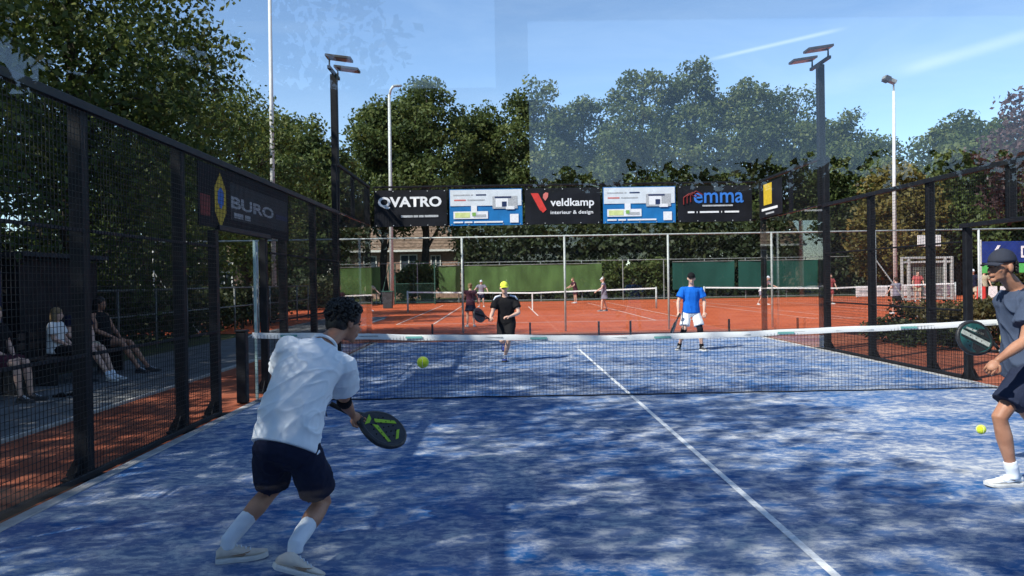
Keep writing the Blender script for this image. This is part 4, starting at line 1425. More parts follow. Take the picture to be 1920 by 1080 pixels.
# ------------------------------------------------------------------ people
def remesh(mb, vox, smooth_it=6, fold=None):
    """union the overlapping closed pieces into one continuous skin, then relax it"""
    me = mb.mesh('tmp')
    ob = bpy.data.objects.new('tmp', me)
    ts = bpy.data.scenes.new('workshop')
    ts.collection.objects.link(ob)
    md = ob.modifiers.new('r', 'REMESH')
    md.mode = 'VOXEL'
    md.voxel_size = vox
    md.use_smooth_shade = True
    if smooth_it:
        sm = ob.modifiers.new('s', 'SMOOTH')
        sm.factor = 0.5
        sm.iterations = smooth_it
    vl = ts.view_layers[0]
    vl.update()
    out = bpy.data.meshes.new_from_object(ob.evaluated_get(vl.depsgraph))
    bpy.data.objects.remove(ob)
    bpy.data.scenes.remove(ts)
    bpy.data.meshes.remove(me)
    if fold:
        out.update()
        n = len(out.vertices)
        co, nr = np.empty(n * 3), np.empty(n * 3)
        out.vertices.foreach_get('co', co)
        out.vertices.foreach_get('normal', nr)
        amt = np.array([fold(V(p)) for p in co.reshape(-1, 3)])
        out.vertices.foreach_set('co', (co.reshape(-1, 3) + nr.reshape(-1, 3) * amt[:, None]).ravel())
        out.update()
    return out


def merge_raw(me, mb):
    """append loose tubes (fingers) to a finished body mesh"""
    n = len(me.vertices)
    vs = [tuple(v.co) for v in me.vertices] + list(mb.v)
    fs = [tuple(p.vertices) for p in me.polygons] + [tuple(i + n for i in f) for f in mb.f]
    out = bpy.data.meshes.new('body')
    out.from_pydata(vs, [], fs)
    bpy.data.meshes.remove(me)
    return out


def lerpv(a, b, t):
    return V(a).lerp(V(b), t)


def frame(fwd, up=Z_):
    f = V(fwd).normalized()
    r = f.cross(V(up)).normalized()
    u = r.cross(f).normalized()
    return r, f, u


def torso(mb, J, k, prof, bend=(0, 0, 0), seg=20):
    """elliptical loft from pelvis to neck; prof: (t, half width, half depth)"""
    pel, nek = V(J['pel']), V(J['neck'])
    rh = (V(J['hiR']) - V(J['hiL'])).normalized()
    rs = (V(J['shR']) - V(J['shL'])).normalized()
    up = (nek - pel).normalized()
    bend = V(bend)
    rings = []
    for t, wd, dp in prof:
        c = pel + (nek - pel) * t + bend * (4 * max(0, min(1, t)) * (1 - max(0, min(1, t))))
        q = max(0, min(1, t))
        r = rh.lerp(rs, q * q * (3 - 2 * q))
        r = (r - up * r.dot(up)).normalized()
        f = up.cross(r)
        rings.append([c + r * (wd * k * math.copysign(abs(math.cos(a)) ** 0.85, math.cos(a))) + f * (dp * k * math.copysign(abs(math.sin(a)) ** 0.85, math.sin(a))) for a in [2 * math.pi * j / seg for j in range(seg)]])
    mb.loft(rings)


def limb(mb, pts, rad, seg=12, sub=4):
    """smooth tapering chain; pts joints, rad list of (u along joints, radius)"""
    P, Rr = [], []
    n = len(pts) - 1
    us = sorted({round(i / sub, 4) for i in range(n * sub + 1)} | {r[0] for r in rad})
    for u in us:
        i = min(int(u), n - 1)
        p = lerpv(pts[i], pts[i + 1], u - i)
        P.append(p)
        for j in range(len(rad) - 1):
            if rad[j][0] <= u <= rad[j + 1][0]:
                q = (u - rad[j][0]) / max(1e-6, rad[j + 1][0] - rad[j][0])
                q = q * q * (3 - 2 * q)
                Rr.append(rad[j][1] + (rad[j + 1][1] - rad[j][1]) * q)
                break
        else:
            Rr.append(rad[-1][1])
    for i in (0, -1):
        mb.ell(P[i], (Rr[i] * 0.98,) * 3, nu=10, nv=8)
    mb.tube(P, Rr, seg)


def hand(mb, raw, wrist, d, normal, k=1.0, curl=0.9, grip=None):
    """palm into the remeshed body, five separate fingers appended raw"""
    d = V(d).normalized()
    nrm = V(normal)
    nrm = (nrm - d * nrm.dot(d)).normalized()
    s = d.cross(nrm)
    pc = V(wrist) + d * 0.05 * k
    mb.ell(pc, (0.040 * k, 0.052 * k, 0.019 * k), (s, d, nrm), 10, 8)
    for i, ln in enumerate((0.072, 0.080, 0.075, 0.060)):
        base = V(wrist) + d * 0.078 * k + s * (0.030 - 0.020 * i) * k
        p, dirv = base, d.copy()
        pts, rr = [p - d * 0.02 * k], [0.0085 * k]
        for j, q in enumerate((0.45, 0.32, 0.23)):
            ang = curl * (0.75 + 0.25 * j) * 0.9
            dirv = (d * math.cos(ang * (j + 1)) + nrm * math.sin(ang * (j + 1))).normalized()
            p = p + dirv * ln * q * k
            pts.append(p)
            rr.append((0.0085 - 0.0012 * j) * k)
        raw.tube(pts, rr, 6)
    b = V(wrist) + d * 0.03 * k + s * 0.036 * k
    t1 = b + (d * 0.6 + s * 0.5 + nrm * 0.5).normalized() * 0.036 * k
    t2 = t1 + (d * 0.75 + nrm * 0.7 - s * 0.2).normalized() * 0.030 * k
    raw.tube([b - s * 0.015 * k, b, t1, t2], [0.011 * k, 0.0105 * k, 0.010 * k, 0.007 * k], 6)


def head(mb, c, face, up, k=1.0, detail=True):
    r, f, u = frame(face, up)
    c = V(c)
    A = (r, f, u)
    at = lambda x, y, z: c + (r * x + f * y + u * z) * k
    mb.ell(at(0, -0.012, 0.032), (0.076 * k, 0.098 * k, 0.090 * k), A, 16, 12)
    mb.ell(at(0, 0.035, -0.022), (0.060 * k, 0.060 * k, 0.085 * k), A, 14, 10)
    mb.ell(at(0, 0.030, -0.072), (0.050 * k, 0.056 * k, 0.040 * k), A, 12, 8)
    mb.ell(at(0, 0.076, -0.100), (0.024 * k, 0.024 * k, 0.019 * k), A, 8, 6)       # chin
    mb.tube([at(0, 0.082, 0.012), at(0, 0.114, -0.024), at(0, 0.118, -0.034), at(0, 0.088, -0.040)], [0.011 * k, 0.013 * k, 0.0145 * k, 0.012 * k], 8)   # nose
    mb.ell(at(0, 0.092, -0.064), (0.026 * k, 0.017 * k, 0.016 * k), A, 8, 6)       # mouth
    mb.ell(at(0, 0.076, 0.022), (0.048 * k, 0.020 * k, 0.012 * k), A, 10, 6)       # brow
    for s in (-1, 1):
        mb.ell(at(s * 0.040, 0.060, -0.028), (0.022 * k, 0.020 * k, 0.020 * k), A, 8, 6)
        mb.ell(at(s * 0.080, -0.006, -0.012), (0.015 * k, 0.023 * k, 0.036 * k), A, 8, 6)   # ears


def eyes(parent, c, face, up, k=1.0):
    r, f, u = frame(face, up)
    c = V(c)
    for s in (-1, 1):
        MB().ell(c + (r * (s * 0.031) + f * 0.086 + u * 0.004) * k, (0.012 * k, 0.006 * k, 0.007 * k), (r, f, u), 8, 6).build('eye', 'eye', parent)
        MB().tube([c + (r * (s * 0.016) + f * 0.096 + u * 0.022) * k, c + (r * (s * 0.034) + f * 0.093 + u * 0.027) * k, c + (r * (s * 0.05) + f * 0.078 + u * 0.02) * k], 0.004 * k, 5).build('eyebrow', 'hair_blk', parent)
    MB().ell(c + (f * 0.100 - u * 0.061) * k, (0.019 * k, 0.005 * k, 0.006 * k), (r, f, u), 8, 6).build('lips', 'lip', parent)


def cap(parent, c, face, up, m, k=1.0, bill=0.075, drop=0.0, origin=None):
    r, f, u = frame(face, up)
    c = V(c)
    rings = []
    for ph in (-0.08, 0.15, 0.42, 0.72, 1.0, 1.25, 1.45):
        z = 0.036 + 0.098 * math.sin(ph)
        q = math.cos(ph)
        rings.append([c + (r * (0.087 * q * math.cos(a)) + f * (0.106 * q * math.sin(a) - 0.010) + u * z) * k for a in [2 * math.pi * j / 20 for j in range(20)]])
    o = MB().loft(rings).build('cap', m, parent, smooth=True)
    b = MB()
    rows = []
    for i in range(6):
        t = i / 5
        row = []
        for j in range(11):
            s = -1 + j / 5
            x = 0.076 * s * (1 - 0.12 * t)
            y = 0.094 * math.sqrt(max(0, 1 - (0.80 * s) ** 2)) + bill * t * math.sqrt(max(0.0, 1 - (0.86 * s) ** 2))
            z = 0.034 - 0.012 * t - 0.010 * s * s - drop * t
            row.append(c + (r * x + f * y + u * z) * k)
        rows.append(row)
    vs = [p for w_ in rows for p in w_]
    fs = [(i * 11 + j, i * 11 + j + 1, (i + 1) * 11 + j + 1, (i + 1) * 11 + j) for i in range(5) for j in range(10)]
    b.add(vs, fs)
    b.add([p - u * 0.006 * k for p in vs], [tuple(reversed(q)) for q in fs])
    b.build('bill', m, o, smooth=True)
    MB().ell(c + u * 0.133 * k - f * 0.010 * k, (0.009 * k, 0.009 * k, 0.006 * k), (r, f, u), 8, 6).build('button', m, o, smooth=True)
    return o


def hair(parent, c, face, up, m, style, k=1.0, seed=1, ch=None):
    r, f, u = frame(face, up)
    c = V(c)
    g = random.Random(seed)
    mb = MB()
    A = (r, f, u)
    if style == 'curly':
        mb.ell(c + (u * 0.045 - f * 0.018) * k, (0.092 * k, 0.112 * k, 0.098 * k), A, 18, 12)
        mb.ell(c + (-u * 0.02 - f * 0.055) * k, (0.082 * k, 0.070 * k, 0.080 * k), A, 16, 10)
        for i in range(620):
            th = g.uniform(0, 2 * math.pi)
            z = g.uniform(-0.75, 1)
            q = math.sqrt(1 - z * z)
            d = r * (q * math.cos(th) * 0.095) + f * (q * math.sin(th) * 0.117) + u * (z * 0.103)
            if d.dot(f) > 0.045 and d.dot(u) < 0.035:
                continue
            if d.dot(u) < -0.05 and d.dot(f) > -0.02:
                continue
            p = c + (u * 0.042 - f * 0.018 + d * g.uniform(0.93, 1.07)) * k
            mb.ell(p, tuple(g.uniform(0.007, 0.016) * k for _ in range(3)), A, 6, 5)
    elif style == 'short':
        mb.ell(c + (u * 0.040 - f * 0.020) * k, (0.083 * k, 0.102 * k, 0.092 * k), A, 18, 12)
        mb.ell(c + (-u * 0.02 - f * 0.05) * k, (0.074 * k, 0.060 * k, 0.062 * k), A, 14, 10)
        for i in range(120):
            th = g.uniform(0, 2 * math.pi)
            z = g.uniform(-0.2, 1)
            q = math.sqrt(1 - z * z)
            d = r * (q * math.cos(th) * 0.083) + f * (q * math.sin(th) * 0.102) + u * (z * 0.092)
            if d.dot(f) > 0.05 and d.dot(u) < 0.045:
                continue
            mb.ell(c + (u * 0.040 - f * 0.020 + d) * k, (0.014 * k, 0.014 * k, 0.010 * k), A, 6, 5)
    else:   # long
        mb.ell(c + (u * 0.040 - f * 0.022) * k, (0.090 * k, 0.108 * k, 0.094 * k), A, 18, 12)
        for i in range(60):
            th = math.pi * (1.0 + g.uniform(-0.62, 0.62)) + math.pi / 2
            b = c + (r * (0.080 * math.cos(th)) + f * (0.090 * math.sin(th) - 0.02) + u * g.uniform(0.0, 0.06)) * k
            ln = g.uniform(0.20, 0.36) * k
            mb.tube([b, b - Z_ * ln * 0.5 + (r * g.uniform(-0.01, 0.01) - f * 0.012) * k, b - Z_ * ln + (r * g.uniform(-0.03, 0.03)) * k], [0.016 * k, 0.018 * k, 0.006 * k], 5)
    return mb.build('hair', m, parent, smooth=True)


def shoe(parent, heel, toe_dir, m, sole, k=1.0, pitch=0.0, accent=None):
    """heel: ground point under the back of the shoe"""
    d = V(toe_dir)
    d.z = 0
    d.normalize()
    side = d.cross(Z_)
    rot = Matrix.Rotation(pitch, 3, side)
    f = rot @ d
    u = side.cross(f)
    toe_ball = V(heel) + d * 0.19 * k
    if pitch:
        h0 = toe_ball - f * 0.19 * k
    else:
        h0 = V(heel)
    P = [(0.000, 0.026, 0.070, 0.0), (0.03, 0.034, 0.098, 0.0), (0.075, 0.036, 0.108, 0.0), (0.12, 0.040, 0.092, 0.0), (0.17, 0.047, 0.070, 0.0), (0.22, 0.049, 0.056, 0.002), (0.26, 0.042, 0.046, 0.006), (0.285, 0.024, 0.034, 0.012)]
    rings, so = [], []
    for x, wd, hh, lift in P:
        ring = []
        for j in range(14):
            a = 2 * math.pi * j / 14
            cz = math.sin(a)
            y = wd * math.cos(a) * (1 if cz < 0 else 0.35 + 0.65 * (1 - cz) ** 0.6)
            z = 0.024 + (hh - 0.024) * (0.5 + 0.5 * cz)
            ring.append(h0 + (f * x + side * y + u * (z + lift)) * k)
        rings.append(ring)
        so.append([h0 + (f * (x - 0.004 + 0.008 * x / 0.285) + side * (s * (wd + 0.004)) + u * (z + lift)) * k for s, z in ((-1, 0.002), (1, 0.002), (1.06, 0.018), (1, 0.030), (-1, 0.030), (-1.06, 0.018))])
    o = MB().loft(rings).build('shoe', m, parent, smooth=True)
    MB().loft(so).build('sole', sole, o)
    if accent:
        for s in (-1, 1):
            MB().prism([(0.08, 0.045), (0.15, 0.035), (0.19, 0.06), (0.14, 0.05)], 0.004, h0 + side * (s * 0.043 * k), f * k, u * k).build('side_panel', accent, o)
    lc = MB()
    for i in range(4):
        x = 0.115 + 0.025 * i
        z = 0.093 - 0.010 * i
        lc.tube([h0 + (f * x + side * -0.022 + u * (z - 0.004)) * k, h0 + (f * x + u * (z + 0.004)) * k, h0 + (f * x + side * 0.022 + u * (z - 0.004)) * k], 0.0035 * k, 5)
    lc.build('laces', 'c_sock', o)
    return o


def folds(direction, across, amp, fa, fb, seed=0.0, extra=None):
    a, b = V(direction).normalized(), V(across).normalized()
    c = a.cross(b)

    def fn(p):
        n = mnoise.noise(V((p.dot(a) * fa + seed, p.dot(b) * fb, p.dot(c) * fb * 0.8)))
        n2 = mnoise.noise(V((p.dot(a) * fa * 2.3 + 7, p.dot(b) * fb * 2.0 + seed, p.dot(c) * fb * 1.5)))
        n3 = mnoise.noise(V((p.dot(a) * fa * 1.4 - 3, p.dot(b) * fb * 1.5 - seed, p.dot(c) * fb)))
        v = ((1 - abs(n)) ** 7 * 1.5 - 0.35 + (1 - abs(n3)) ** 9 * 0.8 + n2 * 0.35) * amp
        return v * (extra(p) if extra else 1)
    return fn


TORSO = ((-0.16, 0.06, 0.05), (-0.10, 0.125, 0.092), (0.0, 0.165, 0.118), (0.2, 0.148, 0.108), (0.4, 0.145, 0.108), (0.62, 0.160, 0.118), (0.8, 0.172, 0.108), (0.9, 0.150, 0.085), (0.97, 0.075, 0.062), (1.04, 0.056, 0.058))


def person(label, J, spec, group=None):
    """J: joints in world space. One continuous body mesh plus hair, clothes and shoes as parts."""
    k = J.get('k', 1.0)
    base = J['base']
    vox = spec.get('vox', 0.014)
    t = thing('person', label, 'person', base, group)
    og = V(base)
    skin = spec.get('skin', 'skin')
    face, up = V(J['face']), V(J.get('up', (0, 0, 1)))
    bend = J.get('bend', (0, 0, 0))
    mb, raw = MB(), MB()
    torso(mb, J, k, TORSO, bend)
    hc = V(J['head'])
    head(mb, hc, face, up, k)
    r_, f_, u_ = frame(face, up)
    limb(mb, [V(J['neck']) - (V(J['neck']) - V(J['pel'])).normalized() * 0.05 * k, V(J['neck']), hc - u_ * 0.055 * k - f_ * 0.018 * k], [(0, 0.075 * k), (1, 0.058 * k), (2, 0.054 * k)])
    fat = spec.get('fat', 1.0)
    for s in 'LR':
        sh_, el_, wr_ = V(J['sh' + s]), V(J['el' + s]), V(J['wr' + s])
        limb(mb, [lerpv(J['neck'], sh_, 0.45) - Z_ * 0.03 * k, sh_, el_, wr_], [(0, 0.055 * k), (1, 0.058 * k * fat), (1.45, 0.050 * k * fat), (1.9, 0.039 * k), (2.05, 0.039 * k), (2.3, 0.043 * k * fat), (2.8, 0.029 * k), (3, 0.025 * k)])
        hd = V(J.get('hd' + s, tuple(wr_ - el_)))
        hn = V(J.get('hn' + s, (0.3, 0.2, -1)))
        hand(mb, raw, wr_, hd, hn, k, J.get('curl' + s, 0.55))
        hi, kn, an = V(J['hi' + s]), V(J['kn' + s]), V(J['an' + s])
        limb(mb, [hi, kn, an], [(0, 0.088 * k * fat), (0.35, 0.082 * k * fat), (0.85, 0.058 * k), (1.0, 0.056 * k), (1.12, 0.052 * k), (1.35, 0.057 * k * fat), (1.75, 0.040 * k), (2, 0.036 * k)], 14)
        # heel to ankle
        mb.ell(an - Z_ * 0.02 * k, (0.034 * k, 0.036 * k, 0.04 * k))
        if spec.get('shoes') is None:
            td = V(J['to' + s]).normalized()
            limb(mb, [an - Z_ * 0.05 * k - td * 0.03 * k, an - Z_ * 0.05 * k + td * 0.13 * k], [(0, 0.030 * k), (0.7, 0.032 * k), (1, 0.02 * k)])
    me = remesh(mb, vox, 3)
    me = merge_raw(me, raw)
    co = np.empty(len(me.vertices) * 3)
    me.vertices.foreach_get('co', co)
    me.vertices.foreach_set('co', (co.reshape(-1, 3) - np.array(og)).ravel())
    me.update()
    me.name = 'body'
    link('body', me, skin, t, smooth=True, origin=og)

    def put(mbx, name, m, vx, it, fold=None):
        mm = remesh(mbx, vx, it, fold)
        c2 = np.empty(len(mm.vertices) * 3)
        mm.vertices.foreach_get('co', c2)
        mm.vertices.foreach_set('co', (c2.reshape(-1, 3) - np.array(og)).ravel())
        mm.update()
        mm.materials.clear()
        return link(name, mm, m, t, smooth=True, origin=og)

    # shirt
    sp = spec.get('shirt')
    spine = (V(J['neck']) - V(J['pel'])).normalized()
    across = (V(J['shR']) - V(J['shL'])).normalized()
    if sp:
        lo = sp.get('hem', -0.13)
        e = sp.get('ease', 0.014)
        prof = [(lo, 0.172 + e * 1.7, 0.128 + e * 1.6), (lo + 0.04, 0.174 + e * 1.6, 0.128 + e * 1.5), (0.05, 0.168 + e * 1.5, 0.122 + e * 1.5), (0.25, 0.155 + e * 1.5, 0.114 + e * 1.4), (0.45, 0.153 + e * 1.2, 0.113 + e * 1.2), (0.64, 0.165 + e, 0.121 + e), (0.8, 0.178 + e, 0.110 + e), (0.9, 0.155 + e, 0.086 + e), (0.965, 0.088 + e * 0.6, 0.068 + e * 0.5), (0.99, 0.070 + e * 0.3, 0.064 + e * 0.3)]
        b2 = MB()
        torso(b2, J, k, prof, bend, 24)
        sl = sp.get('sleeve', 0.55)
        for s in 'LR':
            sh_, el_ = V(J['sh' + s]), V(J['el' + s])
            if sl > 0:
                e1 = lerpv(sh_, el_, sl)
                b2.tube([lerpv(J['neck'], sh_, 0.5) - Z_ * 0.025 * k, sh_, lerpv(sh_, e1, 0.5), e1], [(0.062 + e * 0.6) * k, (0.068 + e * 0.8) * k, (0.066 + e) * k, (0.066 + e * 1.5) * k], 14)
                b2.ell(sh_, ((0.068 + e * 0.7) * k,) * 3)
        vx = sp.get('vox', max(0.012, vox))
        hem_p = V(J['pel']) + (V(J['neck']) - V(J['pel'])) * lo
        ff_ = sp.get('fold') or folds(spine + across * 0.5, across - spine * 0.3, 0.006 * k, 3.5, 11, 3.3)
        put(b2, 'shirt', sp['m'], vx, sp.get('it', 3), lambda p: ff_(p) * max(0.0, min(1.0, ((p - hem_p).dot(spine) - 0.012) / 0.07)))
    # shorts or trousers
    ss = spec.get('shorts')
    if ss:
        e = ss.get('ease', 0.016)
        b3 = MB()
        torso(b3, J, k, [(-0.18, 0.10, 0.085), (-0.13, 0.150 + e, 0.115 + e), (-0.07, 0.168 + e, 0.128 + e), (0.0, 0.168 + e, 0.122 + e), (0.10, 0.166 + e * 0.6, 0.122 + e * 0.6), (0.24, 0.156 + e * 0.4, 0.114 + e * 0.4)], bend, 24)
        ln = ss.get('len', 0.72)
        for s in 'LR':
            hi, kn, an = V(J['hi' + s]), V(J['kn' + s]), V(J['an' + s])
            if ln <= 1:
                pe = lerpv(hi, kn, ln)
                fl_ = ss.get('flare', 0.014)
                b3.tube([hi + (hi - kn).normalized() * 0.03, lerpv(hi, pe, 0.3), lerpv(hi, pe, 0.7), pe], [(0.092 + e) * k, (0.092 + e) * k, (0.086 + e + fl_ * 0.5) * k, (0.080 + e + fl_) * k], 16)
            else:
                pe = lerpv(kn, an, ln - 1)
                limb(b3, [hi, kn, pe], [(0, (0.092 + e) * k), (0.5, (0.084 + e) * k), (1, (0.062 + e) * k), (1.4, (0.060 + e) * k), (2, (0.045 + e) * k)], 14)
        put(b3, 'shorts' if ln <= 1 else 'trousers', ss['m'], ss.get('vox', max(0.012, vox)), 2, folds(spine + across * 0.25, across, ss.get('amp', 0.006) * k, 3, 11, 1.7))
    if spec.get('skirt'):
        q = spec['skirt']
        b4 = MB()
        torso(b4, J, k, [(-0.5, 0.24, 0.20), (-0.3, 0.215, 0.17), (0.0, 0.175, 0.13), (0.12, 0.160, 0.118)], bend, 24)
        put(b4, 'skirt', q, max(0.014, vox), 2, folds(spine, across, 0.008 * k, 1.5, 12, 2.7))
    # socks and shoes
    for s in 'LR':
        kn, an = V(J['kn' + s]), V(J['an' + s])
        if spec.get('sock'):
            h_ = spec.get('sock_h', 0.45)
            tp = lerpv(an, kn, h_)
            b5 = MB()
            b5.tube([tp, lerpv(an, tp, 0.92), lerpv(an, tp, 0.5), an, an - Z_ * 0.045 * k], [0.049 * k * (0.8 + 0.3 * h_), 0.053 * k * (0.8 + 0.3 * h_), 0.049 * k, 0.044 * k, 0.044 * k], 14)
            rib = folds(across, an - kn, 0.0015, 20, 6)
            put(b5, 'sock', spec['sock'], max(0.008, vox * 0.7), 1, rib)
        if spec.get('shoes'):
            td = V(J['to' + s])
            pt = J.get('pitch' + s, 0.0)
            dd = V((td.x, td.y, 0)).normalized()
            hl = J.get('heel' + s)
            hl = V(hl) if hl is not None else V((an.x, an.y, J.get('floor', 0.0))) - dd * 0.055 * k
            shoe(t, hl, td, spec['shoes'], spec.get('sole', 'sole'), k * spec.get('shoe_k', 1.0), pt, spec.get('accent'))
    if spec.get('cap'):
        cap(t, hc, face, up, spec['cap'], k, spec.get('bill', 0.075), spec.get('drop', 0.0))
    if spec.get('hair'):
        hair(t, hc, face, up, spec['hair'], spec.get('hair_style', 'short'), k, spec.get('seed', 1))
    if spec.get('eyes', True):
        eyes(t, hc, face, up, k)
    return t


def racket(label, grip_pt, axis, normal, m_face, m_rim, m_print, stripes='v', k=1.0, m_grip='grip', owner_off=0.0):
    a = V(axis).normalized()
    n = V(normal)
    n = (n - a * n.dot(a)).normalized()
    s = a.cross(n)
    g = V(grip_pt)
    t = thing('padel_racket', label, 'racket', tuple(g))
    out = []
    N_ = 28
    hc = g + a * 0.285 * k
    for i in range(N_):
        th = 2 * math.pi * i / N_
        y = math.cos(th) * 0.150
        x = math.sin(th) * 0.130 * (1 - 0.16 * max(0, -math.cos(th)))
        out.append((x * k, y * k))
    fc = MB().prism(out, 0.034 * k, hc, s, a).build('face', m_face, t)
    MB().tube([hc + s * x + a * y for x, y in out + [out[0]]], 0.020 * k, 8, cap=False).build('rim', m_rim, t, smooth=True)
    # throat: two struts leaving an open heart
    th_ = MB()
    for q in (-1, 1):
        th_.tube([g + a * 0.055 * k + s * q * 0.008 * k, g + a * 0.10 * k + s * q * 0.030 * k, g + a * 0.165 * k + s * q * 0.060 * k], [0.014 * k, 0.013 * k, 0.014 * k], 8)
    th_.build('throat', m_rim, t, smooth=True)
    MB().tube([g - a * 0.085 * k, g - a * 0.08 * k, g + a * 0.06 * k], [0.019 * k, 0.0165 * k, 0.0155 * k], 10).build('handle', m_grip, t, smooth=True)
    MB().tube([g - a * 0.083 * k, g - a * 0.12 * k - Z_ * 0.03 * k + s * 0.02 * k, g - a * 0.10 * k - Z_ * 0.07 * k + s * 0.03 * k], 0.003 * k, 5).build('wrist_strap', m_grip, t)
    for side in (-1, 1):
        o = hc + n * side * (-1) * 0.0185 * k
        pr = MB()
        if stripes == 'v':
            pr.prism([(-0.10, 0.05), (-0.085, 0.07), (-0.01, -0.06), (-0.03, -0.085)], 0.003, o, s * k, a * k)
            pr.prism([(0.10, 0.06), (0.085, 0.075), (0.005, -0.04), (0.02, -0.075)], 0.003, o, s * k, a * k)
            pr.prism([(-0.05, -0.12), (0.05, -0.12), (0.02, -0.095), (-0.02, -0.095)], 0.003, o, s * k, a * k)
            pr.prism([(-0.05, 0.10), (0.03, 0.115), (0.05, 0.10), (-0.03, 0.085)], 0.003, o, s * k, a * k)
        else:
            pr.prism([(-0.018, -0.13), (0.018, -0.13), (0.018, 0.135), (-0.018, 0.135)], 0.003, o, s * k, a * k)
            pr.prism([(0.05, -0.05), (0.07, -0.05), (0.055, 0.11), (0.04, 0.11)], 0.003, o, s * k, a * k)
        pr.build('print', m_print, fc)
        if stripes != 'v':
            dk = MB()
            for q in (-1, 1):
                dk.prism([(q * 0.024, -0.125), (q * 0.036, -0.12), (q * 0.036, 0.125), (q * 0.024, 0.13)], 0.003, o, s * k, a * k)
            dk.prism([(-0.11, -0.05), (-0.042, -0.12), (-0.042, 0.01), (-0.09, 0.0)], 0.003, o, s * k, a * k)
            dk.prism([(0.11, -0.05), (0.042, -0.12), (0.042, 0.03), (0.09, 0.0)], 0.003, o, s * k, a * k)
            dk.build('dark_print', 'rk_face', fc)
        hl = MB()
        for i in range(-3, 4):
            for j in range(-3, 4):
                if i * i + j * j < 11 and (i + j) % 2 == 0:
                    p = o + (s * i * 0.027 + a * j * 0.027) * k
                    hl.tube([p - n * 0.002, p + n * 0.002], 0.005 * k, 6)
        hl.build('holes', 'c_black', fc)
    return t


def stand(x, y, h, face_ang, lean=0.0, stride=0.0, arms=((0.1, 0.05), (0.1, 0.05)), crouch=0.0, floor=0.0):
    """relaxed standing joints; face_ang 0 looks to +X, 90 deg to +Y"""
    k = h / 1.78
    f = V((math.cos(face_ang), math.sin(face_ang), 0))
    r = V((f.y, -f.x, 0))
    O = V((x, y, floor))
    hz = (0.92 - crouch) * k
    J = {'k': k, 'base': tuple(O), 'face': tuple(f), 'floor': floor}
    pel = O + Z_ * hz
    J['pel'] = pel
    J['neck'] = pel + (Z_ * 0.57 + f * (0.04 + lean)) * k
    J['head'] = J['neck'] + (Z_ * 0.15 + f * (0.03 + lean * 0.4)) * k
    for s, q in (('L', -1), ('R', 1)):
        J['sh' + s] = J['neck'] + (r * q * 0.185 - Z_ * 0.075) * k
        out, fw = arms[0 if s == 'L' else 1]
        J['el' + s] = J['sh' + s] + (r * q * (0.04 + out * 0.5) - Z_ * (0.27 - fw * 0.25) + f * (fw * 0.5)) * k
        J['wr' + s] = J['el' + s] + (r * q * out * 0.2 - Z_ * max(-0.05, 0.24 - fw * 0.45) + f * (0.06 + fw)) * k
        J['hi' + s] = pel + r * q * 0.095 * k - Z_ * 0.02 * k
        st = stride * (1 if s == 'L' else -1)
        J['an' + s] = O + (r * q * 0.13 + f * st) * k + Z_ * 0.085 * k
        J['kn' + s] = (J['hi' + s] + J['an' + s]) / 2 + f * (0.03 + crouch * 0.9 + abs(st) * 0.15) * k + r * q * 0.015 * k
        J['to' + s] = tuple(f + r * q * 0.25)
    return J

# ---- player in the white shirt, seen from behind, crouching to a low shot
J = dict(k=0.96, base=(-2.95, -6.15, 0), pel=(-2.885, -6.10, 0.645), hiL=(-2.975, -6.09, 0.625), hiR=(-2.79, -6.12, 0.625),
         knL=(-3.05, -5.83, 0.345), anL=(-3.235, -6.05, 0.115), toL=(0.94, 0.34, 0), heelL=(-3.295, -6.08, 0.0),
         knR=(-2.735, -5.93, 0.285), anR=(-2.80, -6.29, 0.165), toR=(0.80, 0.45, 0), heelR=(-2.90, -6.40, 0.0), pitchR=-0.42,
         neck=(-2.735, -5.80, 1.185), head=(-2.645, -5.63, 1.305), face=(0.72, 0.62, -0.30), up=(0.25, 0.3, 0.92),
         shL=(-2.905, -5.925, 1.165), shR=(-2.625, -5.83, 1.045), bend=(-0.030, -0.045, 0.02),
         elL=(-3.03, -5.68, 0.98), wrL=(-2.86, -5.55, 0.92), hdL=(0.8, 0.4, -0.1),
         elR=(-2.66, -5.63, 0.82), wrR=(-2.645, -5.46, 0.715), hdR=(0.30, 0.55, -0.55), hnR=(0.8, -0.4, -0.2), curlR=0.95)
fold_dir = V((0.75, 0.15, 0.62))
pw = person('player in white T-shirt and navy shorts, seen from behind, stretching for a low ball', J, dict(
    vox=0.007, skin='skin', shirt=dict(m='c_white', vox=0.0065, it=3, hem=-0.03, sleeve=0.60, ease=0.020,
                                        fold=folds(fold_dir, V((-0.5, 0.2, 0.75)), 0.0085, 2.6, 9.0, 5.1)),
    shorts=dict(m='c_navy', len=0.74, ease=0.013, flare=0.020, vox=0.008, amp=0.006), sock='c_sock', sock_h=0.50, shoes='shoe_cream', sole='sole', accent='shoe_tan',
    hair='hair_blk', hair_style='curly', eyes=True))
def collar(p, J, m, k=1.0):
    up = (V(J['head']) - V(J['neck'])).normalized().lerp((V(J['neck']) - V(J['pel'])).normalized(), 0.5)
    r = (V(J['shR']) - V(J['shL'])).normalized()
    r = (r - up * r.dot(up)).normalized()
    f = up.cross(r)
    c = V(J['neck']) + up * 0.0
    MB().tube([c + (r * (0.076 * math.cos(a)) + f * (0.074 * math.sin(a)) - up * (0.012 * math.sin(a))) * k for a in [2 * math.pi * i / 24 for i in range(25)]], 0.009 * k, 8, cap=False).build('collar', m, p, smooth=True)


